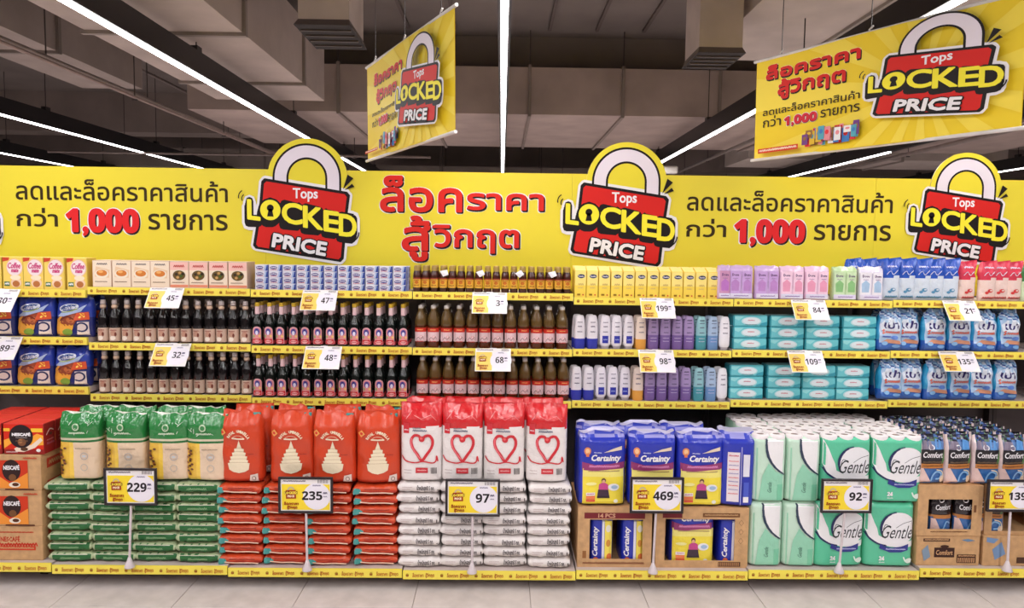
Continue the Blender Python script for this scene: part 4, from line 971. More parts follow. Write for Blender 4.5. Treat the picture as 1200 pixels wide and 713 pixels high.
# ================================================================== base shelf goods
YG = YB + .035
def zpx(px, py, Y): return at(px, py, Y).z
STK = {}
def stack(name, cols, b, ytop, n, w_, colf, kind, group, extra=None, seeds=(1, 2, 3), mat_=WOVEN, d=.38, lab=None):
    protos = []
    z0 = DB(b); z1 = zpx(cols[1], ytop, YG); pt_ = (z1 - z0) / n
    for sd in seeds:
        t = thing(name, '', 'sack'); m = sackmesh(w_ * 1.03, d, pt_ * .992, colf, sd, 24, 20, sag=.004); m.build('sack_body', mat_, t)
        if extra: extra(t, w_, pt_, sd)
        protos.append(t)
    STK[name] = z0 + pt_ * n
    for i, px in enumerate(cols):
        X = gx(px, YG, (z0 + z1) / 2)
        for k in range(n):
            p = protos[(i * 3 + k * 2 + rnd.randrange(2)) % len(protos)]
            place(p, 0, (X + rnd.uniform(-.007, .007), YG + rnd.uniform(-.006, .012), z0 + pt_ * k), R(rnd.uniform(-2.2, 2.2)),
                  '%s, %s column from the left, %s layer up' % (kind, ORD[i], ORD[k]), group)
    return z0 + pt_ * n
# ---- green rice
GRN = (36, 104, 52); PALE = (176, 190, 150)
def gcol(u, zt, y):
    if abs(u) > .9: return PALE
    if y < .08: return GRN if .12 < zt < .8 else PALE
    return (70, 130, 80) if zt > .5 else PALE
def gx_extra(t, w_, p, sd):
    a = Art(); a.squig(-w_ * .22, p * .45, w_ * .24, p * .2, (150, 190, 140), .0022, seed=sd); a.squig(-w_ * .42, p * .86, w_ * .42, p * .05, (236, 234, 214), .0035, seed=sd + 5)
    a.build('sack_print', FILMINK, t, fn=lambda x, z, o_: (x, -.002 - o_ + .0 * x, z), off=.004)
zg = stack('rice_sack', (79.5, 131, 180, 231), 1, 566, 8, .222, gcol, 'green and clear rice sack lying flat', 'green rice sacks lying in stacks', gx_extra)
def gbc(x, v, f):
    if v > .97: return (214, 220, 204)
    if v > .63: return (42, 130, 64) if (f or v > .7) else (150, 160, 130)
    if v > .585: return (214, 206, 176)
    if v > .555: return (40, 110, 56)
    if not f: return (206, 180, 156)
    if v < .03: return (40, 100, 50)
    return (236, 190, 70) if x < -.5 else ((246, 206, 80) if x < -.36 else (232, 206, 176))
def green_bag(sd):
    t = thing('upright_rice_bag', '', 'bag'); m, S = bagmesh(.212, .12, .355, gbc, sd, 40, 32, 3.4, .16, .06, .005, crimp=.12); m.build('bag_body', CRINKLE, t)
    a = Art(); r = random.Random(sd)
    for q in range(16): a.ell(-.082 + r.uniform(-.012, .018), .04 + q * .009, .009, .006, ((110, 60, 30), (150, 90, 40), (80, 50, 30))[q % 3], 7)
    a.arc(.035, .075, .017, .017, 0, 6.28, .004, (190, 180, 170), 16); a.arc(.035, .135, .018, .018, 0, 6.28, .004, (180, 176, 176), 16); a.ell(.035, .135, .012, .008, (206, 206, 206), 10)
    a.squig(-.01, .175, .07, .006, (150, 130, 110), seed=5); a.ell(-.005, .29, .018, .02, (190, 214, 180), 12); a.ell(-.005, .29, .012, .013, (60, 140, 80), 10); a.squig(-.04, .258, .04, .010, (210, 228, 200), .003, seed=sd)
    for q in range(7):
        x, z = r.uniform(-.09, .07), r.uniform(.25, .33); a.stroke([(x, z), (x + r.uniform(-.03, .03), z + r.uniform(-.02, .03))], .0025, (214, 232, 214), caps=0)
    a.build('bag_print', FILMINK, t, fn=S, step=.02); return t
gb = [green_bag(s) for s in (4, 9)]
for i, px in enumerate((98, 151, 201, 245)):
    place(gb[i % 2], i, (gx(px, YG + .07, zg + .1), YG + .075, zg + .003), R((2, -4, 3, -2)[i]), '%s upright green topped rice bag from the left, front row' % ORD[i], 'upright green rice bags')
for i, px in enumerate((119, 163, 208, 243)):
    place(gb[(i + 1) % 2], i, (gx(px, YG + .24, zg + .2), YG + .235, zg + .003), R((5, -3, -6, 4)[i]), 'green rice bag in the back row, %s from the left, only its top showing' % ORD[i], 'upright green rice bags, back row')
# ---- orange red rice
RR = (208, 76, 40)
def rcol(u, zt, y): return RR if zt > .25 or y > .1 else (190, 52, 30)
TEAL = (60, 150, 146)
def rx_(t, w_, p, sd):
    m = MB(); q = w_ / 2; r = random.Random(sd)
    rows = [[(-q * (.98 - .1 * k) + .006 * math.sin(j), -.008 - .007 * math.sin(k * 1.2 + j) + (.004 * k), p * (.5 + (.34 - .05 * k) * math.sin(2 * PI * j / 8)) - .002 * k) for j in range(8)] for k in range(5)]
    m.grid(rows, (70, 158, 154), True); m.face(rows[0][::-1], (100, 190, 186)); m.build('tied_end', GLOSS, t)
    a = Art(); a.stroke([(-w_ * .36, p * .4), (-w_ * .1, p * .30), (w_ * .2, p * .34), (w_ * .44, p * .28)], .006, (240, 206, 180), caps=0); a.squig(-w_ * .25, p * .66, w_ * .36, p * .12, (150, 36, 20), .002, seed=sd)
    a.build('sack_print', FILMINK, t, fn=lambda x, z, o_: (x, -.002 - o_, z), off=.004)
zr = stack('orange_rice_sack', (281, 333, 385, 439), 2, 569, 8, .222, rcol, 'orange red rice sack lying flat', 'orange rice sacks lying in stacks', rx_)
def red_bag(sd):
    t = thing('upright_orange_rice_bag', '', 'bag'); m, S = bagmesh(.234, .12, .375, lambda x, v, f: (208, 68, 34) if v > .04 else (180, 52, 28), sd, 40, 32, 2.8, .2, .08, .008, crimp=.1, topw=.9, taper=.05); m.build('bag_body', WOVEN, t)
    a = Art(); CR = (240, 226, 196)
    a.poly([(-.052, .075), (-.058, .11), (-.046, .112), (-.05, .125), (-.040, .127), (-.044, .145), (-.032, .147), (-.036, .165), (-.024, .167), (-.026, .185), (-.014, .187), (0, .232), (.014, .187), (.026, .185), (.024, .167), (.036, .165), (.032, .147), (.044, .145), (.040, .127), (.05, .125), (.046, .112), (.058, .11), (.052, .075), (.03, .062), (0, .055), (-.03, .062)], CR)
    for q in range(5): a.stroke([(-.05 + q * .007, .114 + q * .019), (.05 - q * .007, .114 + q * .019)], .0016, (180, 150, 100), caps=0)
    for q, ch in enumerate('ROYAL UMBRELLA'):
        if ch == ' ': continue
        an = R(152 - q * 9.6); a.push(.0 + .062 * math.cos(an), .222 + .058 * math.sin(an), an - PI / 2); a.text(ch, -.0045, -.007, .0045, .007, CR, .0009, 1, snap=.06); a.pop()
    a.arc(0, .236, .034, .022, .2, 2.94, .002, CR, 12); a.stroke([(-.032, .243), (0, .241), (.032, .243)], .008, CR); a.push(-.085, .275, R(40)); a.rect(-.014, -.014, .014, .014, (240, 170, 90)); a.ell(0, 0, .008, .008, (220, 60, 40), 8); a.pop()
    a.poly([(.055, .012), (.10, .012), (.10, .056), (.062, .048)], (232, 214, 204)); a.ell(.08, .03, .011, .013, (150, 130, 120), 10); a.ell(.08, .03, .007, .009, (232, 214, 204), 8)
    a.squig(.045, .16, .08, .005, (160, 40, 24), seed=2); a.build('bag_print', FILMINK, t, fn=S, step=.02)
    m = MB(); m.box(.06, .1, -.012, .0, .352, .372, TEAL, ch=.003); m.build('closure_clip', GLOSS, t)
    return t
rb = [red_bag(s) for s in (2, 6)]
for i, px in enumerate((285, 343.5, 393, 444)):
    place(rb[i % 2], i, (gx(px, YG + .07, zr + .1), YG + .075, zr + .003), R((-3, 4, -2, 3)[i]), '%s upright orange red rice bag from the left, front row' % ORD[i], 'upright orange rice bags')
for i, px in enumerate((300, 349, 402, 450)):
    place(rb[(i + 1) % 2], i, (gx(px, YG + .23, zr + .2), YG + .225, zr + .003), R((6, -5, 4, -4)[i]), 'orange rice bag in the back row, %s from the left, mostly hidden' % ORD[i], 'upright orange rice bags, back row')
# ---- white sugar
def wcol(u, zt, y): return (232, 226, 224)
def wx_(t, w_, p, sd):
    a = Art(); a.text('น้ำหนักสุทธิ 5 กก.', w_ * -.04, p * .2, w_ * .38, p * .8, (50, 42, 50), .0005, 1, 0, .05); a.squig(-w_ * .4, p * .6, -w_ * .15, p * .07, (190, 170, 170), .0012, seed=3); a.squig(-w_ * .4, p * .4, -w_ * .2, p * .07, (200, 180, 180), .0012, seed=5)
    a.rect(w_ * .455, p * .3, w_ * .48, p * .6, (70, 60, 60)); a.build('sack_print', FILMINK, t, fn=lambda x, z, o_: (x, -.002 - o_ + (.006 if abs(x) > w_ * .44 else 0), z), off=.004)
zw = stack('sugar_sack', (490.5, 541.5, 591.5, 643.5), 3, 567, 8, .218, wcol, 'white sugar sack lying flat', 'white sugar sacks lying in stacks', wx_)
def wbc(x, v, f):
    if v > .70 + .012 * math.sin(x * 4): return (206, 32, 38)
    return (236, 230, 228)
def white_bag(sd):
    t = thing('upright_sugar_bag', '', 'bag'); m, S = bagmesh(.218, .12, .415, wbc, sd, 40, 40, 3.4, .2, .05, .0045, crimp=.1, topw=1.02); m.build('bag_body', CRINKLE, t)
    a = Art(); C1 = (206, 40, 52)
    a.rect(-.094, .262, -.064, .318, C1); a.squig(-.09, .28, -.068, .006, WHT, seed=2)
    a.text('Mitr', -.045, .287, -.012, .298, (90, 90, 100), .0003, 1, snap=.05) if 0 else a.squig(-.045, .29, .0, .007, (120, 120, 130), seed=2)
    a.squig(-.045, .276, .03, .010, (60, 70, 110), .0028, seed=6)
    ht = [(.0, .225), (-.012, .248), (-.036, .25), (-.052, .226), (-.046, .19), (-.02, .15), (.004, .118), (.03, .15), (.056, .19), (.06, .226), (.044, .25), (.018, .246), (.002, .222)]
    a.spline(ht, .015, C1, 6); a.spline([(-.05, .235), (-.052, .2), (-.03, .16), (-.005, .128)], .007, (232, 110, 120), 6); a.ell(.003, .232, .016, .016, C1, 14); a.ell(.0, .236, .008, .008, (236, 100, 100), 10)
    a.spline([(-.10, .14), (-.08, .115), (-.03, .105), (.01, .112), (.06, .105), (.078, .115), (.082, .14), (.088, .115)], .007, C1, 6)
    a.rect(-.028, .05, .036, .078, (206, 50, 60)); a.squig(-.02, .063, .028, .007, (240, 180, 180), seed=2)
    a.nl()
    for q in range(6): a.rect(.052 + q * .0055, .046, .055 + q * .0055, .08, (70, 60, 60), False)
    a.squig(-.09, .066, -.05, .004, (180, 160, 160), seed=3); a.squig(-.09, .05, -.05, .004, (180, 160, 160), seed=4); a.stroke([(-.04, .36), (.0, .34), (.05, .36), (.08, .33)], .002, (240, 150, 150), caps=0); a.stroke([(-.08, .34), (-.05, .38)], .002, (240, 170, 170), caps=0)
    a.build('bag_print', FILMINK, t, fn=S, step=.018); return t
wb = [white_bag(s) for s in (1, 5)]
for i, px in enumerate((494.5, 542, 590.5, 640)):
    place(wb[i % 2], i, (gx(px, YG + .065, zw + .1), YG + .07, zw + .003), R((1, -1.5, 1, -1)[i]), '%s upright white sugar bag with a red heart from the left' % ORD[i], 'upright white sugar bags')
for i, px in enumerate((500, 545, 590, 636)):
    place(wb[(i + 1) % 2], i, (gx(px, YG + .22, zw + .2), YG + .215, zw + .003), R((2, -2, 2, -3)[i]), 'white sugar bag hidden behind the %s front sugar bag' % ORD[i], 'upright white sugar bags, back row')
# ---- diaper packs
BL = (38, 54, 178)
def dpc(x, v, f):
    if v > .97: return (196, 194, 228)
    if v > .90: return (150, 150, 214) if math.sin(x * 11 + v * 60) > -.2 else (60, 74, 190)
    return BL
def certainty_art(k=1.0):
    a = Art(); Y_ = (246, 226, 70)
    a.rect(-.108 * k, .012, .114 * k, .205, Y_); a.rect(-.108 * k, .16, .114 * k, .205, (244, 232, 130)); a.poly([(-.112 * k, .196), (-.04, .192), (.04, .200), (.116 * k, .202), (.116 * k, .240), (.04, .230), (-.04, .224), (-.112 * k, .240)], (150, 56, 112)); a.squig(-.075, .215, .09, .012, (230, 150, 200), .003, seed=2)
    a.squig(-.08, .19, .09, .006, (160, 130, 90), seed=3)
    a.text('Certainty', -.062, .236, .094, .278, WHT, .0016, 2, .25); a.squig(-.05, .29, -.01, .006, (200, 206, 240), seed=2); a.poly([(.0, .292), (.10 * k, .305), (.10 * k, .325), (.05, .312)], (232, 214, 190))
    a.ell(-.084, .298, .018, .022, (226, 140, 90), 16); a.ell(-.084, .298, .011, .014, (244, 200, 150), 12); a.rect(-.092, .268, -.076, .28, (226, 120, 80))
    a.ell(.004, .14, .012, .014, (90, 60, 40), 12); a.ell(.004, .134, .009, .011, (226, 176, 140), 10); a.poly([(-.022, .085), (-.02, .118), (-.006, .127), (.014, .127), (.028, .118), (.03, .085)], (200, 70, 140)); a.poly([(-.03, .045), (-.024, .09), (.03, .09), (.038, .045)], (60, 40, 60)); a.rect(-.03, .045, .036, .055, (40, 30, 36))
    a.ell(.058, .105, .03, .02, (236, 236, 240), 16); a.ell(.062, .105, .018, .011, (160, 190, 220), 12); a.ell(-.062, .122, .03, .009, (248, 240, 160), 12); a.rect(-.09, .06, -.042, .076, (240, 240, 244)); a.rect(-.09, .042, -.042, .058, (240, 130, 80)); a.rect(-.09, .026, -.042, .04, (226, 90, 60)); a.squig(-.086, .068, -.046, .005, (200, 60, 60), seed=2); a.ell(.07, .03, .012, .01, (230, 230, 220), 10)
    return a
def diaper(sd, nm='diaper_pack', hgt=.395):
    t = thing(nm, '', 'pack'); m, S = bagmesh(.252, .15, hgt, dpc, sd, 44, 30, 5, .12, .05, .006, crimp=.45, topw=.97); m.build('wrapper', GLOSS, t)
    certainty_art().build('wrapper_print', FILMINK, t, fn=S, step=.025); return t
dp = [diaper(s) for s in (3, 7)]
YD = YG + .015
zbx = zpx(720, 594.5, YD)
for i, px in enumerate((703.5, 761.5, 817)):
    place(dp[i % 2], i, (gx(px, YD + .08, zbx + .15), YD + .085, zbx + .002), R((3, -2, 1)[i]), '%s blue and yellow diaper pack from the left, front row on the cartons' % ORD[i], 'diaper packs on the cartons')
for i, px in enumerate((700, 748, 797)):
    place(dp[(i + 1) % 2], i, (gx(px, YD + .27, zbx + .3), YD + .265, zbx + .002), R((-2, 3, -2)[i]), 'diaper pack in the back row, %s from the left, only its top showing' % ORD[i], 'diaper packs, back row')
t = thing('diaper_pack', 'diaper pack turned side on at the right of the front row', 'pack'); t['used'] = 1
m, S = bagmesh(.185, .25, .395, dpc, 12, 44, 30, 6, .1, .04, .004, crimp=.45); m.build('wrapper', GLOSS, t)
a = Art(); a.rect(-.052, .03, .012, .30, (236, 226, 232)); a.squig(-.045, .28, .006, .008, (200, 80, 110), seed=2)
for q in range(9): a.squig(-.045, .25 - q * .022, .006, .006, ((220, 110, 120), (150, 140, 190))[q % 2], seed=q)
a.rect(.03, .17, .064, .29, (226, 226, 240)); a.rect(.034, .05, .062, .14, (70, 90, 200)); a.rect(.034, .03, .062, .06, WHT); a.rect(.018, .01, .0225, .33, (170, 170, 220)); a.build('wrapper_print', FILMINK, t, fn=S, step=.02)
t.location = (gx(861, YD + .1, zbx + .1), YD + .13, zbx + .002); t.rotation_euler = (0, 0, R(-9))
# trays
CB = (204, 162, 116)
def tray(lab, pxa, pxb, Y, z0, z1, win, d=.42, name='cardboard_tray', inner=(150, 104, 66)):
    xa, xb = gx(pxa, Y, (z0 + z1) / 2), gx(pxb, Y, (z0 + z1) / 2); cx = (xa + xb) / 2; w_ = xb - xa; h = z1 - z0; th = .004
    t = thing(name, lab, 'box', (cx, Y, z0)); m = MB()
    m.box(-w_ / 2, w_ / 2, 0, d, 0, th, CB); m.box(-w_ / 2, w_ / 2, d - th, d, th, h - th, CB); m.box(-w_ / 2, -w_ / 2 + th, 0, d - th, th, h - th, CB); m.box(w_ / 2 - th, w_ / 2, 0, d - th, th, h - th, CB); m.box(-w_ / 2, w_ / 2, 0, d, h - th, h, (206, 154, 104))
    m.build('carton_body', CARD, t)
    x0, x1, b0, b1 = win; m = MB(); y0 = -th
    m.box(-w_ / 2, x0, y0, 0 - .0003, 0, h, CB); m.box(x1, w_ / 2, y0, -.0003, 0, h, CB); m.box(x0, x1, y0, -.0003, 0, b0, CB); m.box(x0, x1, y0, -.0003, b1, h, CB); m.build('cut_out_front', CARD, t)
    return t, w_, h
zb4 = DB(4)
h_ = zbx - zb4
t1, w1, h1 = tray('left one of two cardboard cartons holding diaper packs, windows cut out', 677, 763.5, YD, zb4, zbx, (-.135, .15, .045, .262))
a = Art(); a.rect(-.165, .268, .16, .300, (120, 44, 50)); a.text('14 PCS', -.09, .273, .0, .294, (210, 160, 130), .001, 2, snap=.04); a.squig(-.17, .022, .16, .012, (130, 70, 50), .003, seed=3); a.rect(-.172, .05, -.152, .09, (150, 100, 60)); a.build('carton_print', INK, t1, y=-.004)
t2, w2, h2 = tray('right one of two cardboard cartons holding diaper packs, barcode at lower right', 768.5, 876.5, YD, zb4, zbx, (-.2, .175, .04, .268))
a = Art(); a.rect(-.215, .274, -.11, .30, (120, 44, 50)); a.rect(-.0, .280, .2, .302, (120, 80, 50)); a.squig(.01, .291, .19, .008, CB, seed=3); a.rect(.09, .008, .21, .034, (90, 60, 44)); a.nl()
for q in range(14): a.rect(.094 + q * .008, .012, .098 + q * .008, .031, (190, 140, 96), False)
for q in range(3): a.arc(.208, .15 + q * .05, .012, .016, 0, 6.28, .002, (110, 70, 50), 4)
a.build('carton_print', INK, t2, y=-.004)
def slimpack(sd):
    t = thing('diaper_pack', '', 'pack'); m, S = bagmesh(.125, .22, .27, lambda x, v, f: BL, sd, 32, 20, 6, .06, .04, .003, crimp=.5); m.build('wrapper', GLOSS, t)
    a = Art(); a.rect(.015, .01, .055, .26, (246, 226, 90)); a.ell(.035, .2, .014, .02, (240, 236, 220)); a.ell(.035, .12, .012, .02, (220, 150, 60)); a.ell(.04, .045, .014, .02, (226, 120, 60)); a.rect(.0, .01, .013, .26, (226, 226, 244)); a.push(-.03, .05, PI / 2); a.text('Certainty', 0, -.014, .16, .020, WHT, .0012, 2, .25); a.pop(); a.ell(-.032, .03, .014, .014, (214, 110, 70), 12)
    a.build('wrapper_print', FILMINK, t, fn=S, step=.02); return t
sp = slimpack(4)
for i, (px, lb) in enumerate(((702, 'left diaper pack standing sideways inside the left carton'), (738, 'right diaper pack standing sideways inside the left carton'), (850, 'slim diaper pack standing sideways inside the right carton'))):
    place(sp, i, (gx(px, YD + .12, zb4 + .1), YD + .125, zb4 + .006), 0, lb, 'diaper packs inside the cartons')
t = thing('diaper_pack', 'wide diaper pack facing front inside the right carton', 'pack'); t['used'] = 1
m, S = bagmesh(.235, .15, .29, lambda x, v, f: BL, 5, 36, 20, 6, .06, .04, .003, crimp=.5); m.build('wrapper', GLOSS, t)
a = Art(); a.push(0, -.006, 0, .96); a.P = certainty_art().P; a.U = {}
a.P = [q for q in certainty_art().P if max(p[1] for p in q[0]) < .287]; a.L = 60
a.build('wrapper_print', FILMINK, t, fn=S, step=.025); t.location = (gx(807, YD + .09, zb4 + .1), YD + .09, zb4 + .006)
# ---- toilet paper
MG = (92, 200, 160); MG2 = (176, 224, 196); NAVY = (34, 44, 92)
zt5 = DB(5); ZT2 = zpx(1000, 589.5, YG + .01)
hp = ZT2 - zt5 - .004
def roll(parent, x, y, z):
    global ROLLME
    if ROLLME is None:
        m = MB(); r, ri = .0445, .019; N = 16
        c = (238, 232, 234)
        m.lathe([(r, -.02, c), (r, .004, c), (r - .003, .007, c), (ri + .002, .007, c), (ri, .005, (150, 130, 122)), (ri, -.02, (96, 80, 74))], N); o = m.build('toilet_roll', PAPER, parent); ROLLME = o.data
    else: o = bpy.data.objects.new('toilet_roll', ROLLME); COL.objects.link(o); o.parent = parent
    o.location = (x, y, z)
ROLLME = None
def tpack(kind, sd, top=True):
    wd, dp_ = (.265, .185) if kind == 'front' else (.182, .27)
    t = thing('toilet_paper_pack', '', 'pack')
    def cf(x, v, f):
        if v > .999: return (74, 62, 58)  # shade at the bottom of the roll holes, painted into the top face
        if v > .975: return (236, 232, 234)
        if kind == 'front': return MG if f else MG2
        return (200, 230, 210) if f else MG2
    m, S = bagmesh(wd, dp_, hp, cf, sd, 48, 24, 6, .035, .035, .0022, crimp=.72); m.build('wrapper', GLOSS, t)
    a = Art(); k = hp / .36
    if kind == 'front':
        K2 = lambda *q: [(q[n_], q[n_ + 1] * k) for n_ in range(0, len(q), 2)]
        a.poly(K2(-.129, .35, -.129, .215, -.11, .17, -.06, .135, .0, .118, .08, .112, .127, .12, .127, .15, .0, .15, -.06, .18, -.07, .22, -.085, .25, -.105, .30), (240, 240, 242))
        a.spline(K2(-.129, .20, -.11, .165, -.065, .135, -.02, .122), .009, NAVY, 5)
        a.poly([(min(.127, .045 + .092 * math.cos(2 * PI * q / 30)), (.222 + .088 * math.sin(2 * PI * q / 30)) * k) for q in range(30)], (240, 240, 244))
        for q, wd in enumerate((.006, .010, .013, .014, .013, .010)): 
            a0 = 1.75 + q * .30; a.arc(.045, .222 * k, .094, .09 * k, a0, a0 + .31, wd, NAVY, 4, nl=q == 0)
        a.text('Gentle', -.045, .165 * k, .122, .238 * k, (40, 46, 52), 0, 3, .45)
        a.spline([(.03, .225 * k), (.07, .25 * k), (.115, .262 * k)], .0025, (60, 70, 80), 5); a.spline([(-.04, .2 * k), (-.03, .24 * k), (-.01, .235 * k)], .003, (60, 70, 80), 4)
        a.poly([(-.05, .135 * k), (-.03, .12 * k), (.01, .112 * k), (.06, .12 * k), (.10, .135 * k), (.098, .10 * k), (.06, .088 * k), (.0, .086 * k), (-.035, .10 * k), (-.056, .108 * k)], (44, 52, 140)); a.squig(-.02, .104 * k, .085, .007 * k, (200, 206, 236), .0018, seed=2)
        a.text('24', -.054, .040 * k, -.026, .062 * k, WHT, .0012, 2, snap=.03); a.squig(-.054, .028 * k, -.024, .006, WHT, .0015, seed=2)
        a.ell(.105, .042 * k, .02, .014 * k, (226, 240, 232), 14); a.spline([(.075, .06 * k), (.085, .04 * k), (.10, .03 * k)], .008, (226, 240, 232), 4)
    else:
        K2 = lambda *q: [(q[n_], q[n_ + 1] * k) for n_ in range(0, len(q), 2)]
        a.poly(K2(-.024, .35, .087, .35, .087, .15, .04, .175, .0, .215, -.022, .27), (242, 242, 244)); a.poly(K2(-.06, .01, .087, .01, .087, .145, .03, .17, -.01, .215, -.04, .15), (150, 214, 184))
        for q in range(8):
            pq = [(-.026, .35), (-.026, .32), (-.022, .285), (-.012, .25), (.004, .22), (.026, .192), (.052, .17), (.087, .148)]
            if q < 7: a.stroke([(pq[q][0], pq[q][1] * k), (pq[q + 1][0], pq[q + 1][1] * k)], (.010, .012, .014, .013, .011, .009, .007)[q], (40, 58, 84), nl=q == 0)
        a.rect(.04, .01, .086, .10 * k, (124, 204, 168)); a.rect(-.088, .01, -.07, .30 * k, (160, 218, 190)); a.push(.0, .055 * k, PI / 2); a.text('Gentle', 0, -.010, .055, .012, (90, 140, 120), .0003, 2, .4); a.pop()
    a.build('wrapper_print', FILMINK, t, fn=S, step=.022)
    if top:
        nx, ny = (3, 2) if kind == 'front' else (2, 3)
        for i in range(nx):
            for j in range(ny): roll(t, (i - (nx - 1) / 2) * .0875, (j - (ny - 1) / 2) * .0885, hp + .0015)
    return t
tps = [tpack('side', 3), tpack('side', 3, False), tpack('front', 4), tpack('front', 4, False)]
YT = YG + .01
for lv, xs in ((1, (901, 942, 991, 1052)), (0, (897, 937.5, 983, 1042))):
    z = zt5 + .002 if lv == 0 else ZT2
    for i, px in enumerate(xs):
        kd = 0 if i < 2 else 2; dd = .135 if kd == 0 else .0925
        lab = '%s toilet paper pack from the left, %s layer' % (ORD[i], 'upper' if lv else 'lower') + (', narrow side to the front' if i < 2 else ', script lettering in front')
        place(tps[kd + (0 if lv else 1)], i, (gx(px, YT + .01, z + .15), YT + dd, z), R((1, -1, 2, -2)[i]), lab, 'toilet paper packs in two layers')
rows_b = [((901, 942), .41, 0), ((990, 1050), .285, 2), ((985, 1040), .475, 2)]
for (xs, yy, kd) in rows_b:
    for i, px in enumerate(xs):
        for lv in (1, 0):
            place(tps[kd + (0 if lv else 1)], i, (gx(px, YT + .01, ZT2 + .15) * (1.0) + (0 if kd == 0 else -.004), YT + yy, zt5 + .002 if lv == 0 else ZT2), 0, 'toilet paper pack behind the %s front pack from the left, %s layer%s' % (ORD[i + kd], 'upper' if lv else 'lower', ', rearmost' if yy > .45 else ''), 'toilet paper packs, back rows')
# ---- softener pouches
def pouch(sd):
    t = thing('softener_pouch', '', 'pouch'); w_, h = .146, .262
    def cf(x, v, f):
        if abs(x) > .86: return (226, 206, 206)
        if v > .84: return ((30, 36, 60), (60, 110, 70), (70, 110, 170), (24, 22, 30), (40, 60, 120), (150, 150, 170), (90, 120, 90), (30, 30, 50))[int(x * 7 + sd * 3 + v * 29 + 40) % 8]
        if v > .70: return (96, 132, 186) if x > -.2 else (110, 120, 150)
        if v > .42: return (30, 28, 34)
        if v > .34: return (196, 130, 70)
        return (58, 110, 176)
    m, S = bagmesh(w_, .062, h, cf, sd, 32, 26, 2.5, .34, .1, .004, crimp=.04, topw=1.0); m.build('pouch_body', CRINKLE, t)
    a = Art(); a.rect(-.062, .112, .06, .188, (28, 26, 32)); a.poly([(.01, .19), (.05, .19), (.045, .235), (.015, .245)], (90, 150, 214)); a.poly([(-.06, .19), (.0, .19), (-.01, .23), (-.05, .235)], (130, 120, 140)); a.poly([(.05, .15), (.066, .2), (.066, .13), (.045, .1)], (80, 130, 70))
    a.text('Comfort', -.054, .145, .05, .176, WHT, .0007, 2, .15); a.arc(-.012, .2, .014, .013, 0, 6.28, .005, WHT, 12); a.squig(-.055, .12, .05, .008, (110, 90, 70), seed=2)
    a.rect(-.062, .088, .06, .112, (190, 124, 62)); a.squig(-.055, .1, .052, .008, (120, 70, 30), seed=4)
    a.poly([(-.07, .0), (-.07, .088), (-.052, .088), (-.02, .03), (.0, .0)], (226, 196, 190)); a.spline([(-.01, .02), (.0, .05), (.02, .07), (.045, .06), (.04, .035), (.02, .03)], .009, (130, 180, 226), 5); a.spline([(.02, .08), (.05, .07), (.06, .03)], .005, (240, 226, 190), 5); a.ell(.05, .03, .012, .02, (236, 210, 180), 10)
    a.build('pouch_print', FILMINK, t, fn=S, step=.02); return t
cp_ = [pouch(2), pouch(6)]
b6 = 5; YC = YG + .005
zc0 = DB(6); zc1 = zpx(1110, 628, YC); zc2 = zpx(1110, 569, YC)
xsC = (1089, 1120, 1153, 1183)
for k in range(8):
    for i, px in enumerate(xsC):
        yk = YC + .04 + k * .062
        lab = '%s dark and blue softener pouch from the left in the front row' % ORD[i] if k == 0 else 'softener pouch in the %s row back, %s column from the left' % (ORD[k], ORD[i])
        place(cp_[(i + k) % 2], i, (gx(px + (3 if k else 0), YC + .04, zc2 + .1) + .003 * (k % 2), yk, zc2 + .002), R(rnd.uniform(-6, 6)), lab, 'softener pouches standing on the cartons' + (', rows behind' if k else ''))
for i, px in enumerate((1213, 1243)):
    place(cp_[i], i, (gx(px, YC + .04, zc2 + .1), YC + .04, zc2 + .002), R(3), 'softener pouch at the right frame edge, %s' % ('inner' if i == 0 else 'outer'), 'softener pouches standing on the cartons')
t, w_, h = tray('upper cardboard carton with a window showing softener pouches', 1075, 1150.5, YC, zc1, zc2, (-.118, .12, .036, .20), .46)
a = Art(); a.rect(.128, .13, .142, .17, (120, 80, 50)); a.squig(-.1, .022, .1, .006, (120, 80, 50), seed=3); a.build('carton_print', INK, t, y=-.004)
for i, (px, rz, ry) in enumerate(((1101, 4, 0), (1128, -5, 0))):
    # shorter pouches inside the window
    m = None
t = thing('softener_pouch', '', 'pouch'); m, S = bagmesh(.125, .06, .225, lambda x, v, f: (34, 26, 32) if v > .42 else ((196, 130, 70) if v > .34 else (58, 110, 176)), 9, 28, 20, 2.5, .3, .1, .004, crimp=.05); m.build('pouch_body', CRINKLE, t)
a = Art(); a.text('Comfort', -.042, .127, .045, .155, WHT, .0006, 2, .15); a.arc(-.012, .18, .012, .012, 0, 6.28, .005, WHT, 12); a.rect(-.05, .078, .05, .098, (190, 124, 62)); a.poly([(-.06, .01), (-.06, .08), (-.04, .078), (-.01, .01)], (226, 196, 190)); a.spline([(.0, .02), (.02, .06), (.045, .05)], .008, (130, 180, 226), 5); a.build('pouch_print', FILMINK, t, fn=S, step=.02)
for i, (px, rz) in enumerate(((1101, 6), (1131, -7))):
    place(t, i, (gx(px, YC + .05, zc1 + .1), YC + .055, zc1 + .006), R(rz), '%s softener pouch inside the carton window' % ('left' if i == 0 else 'right'), 'softener pouches inside the cartons')
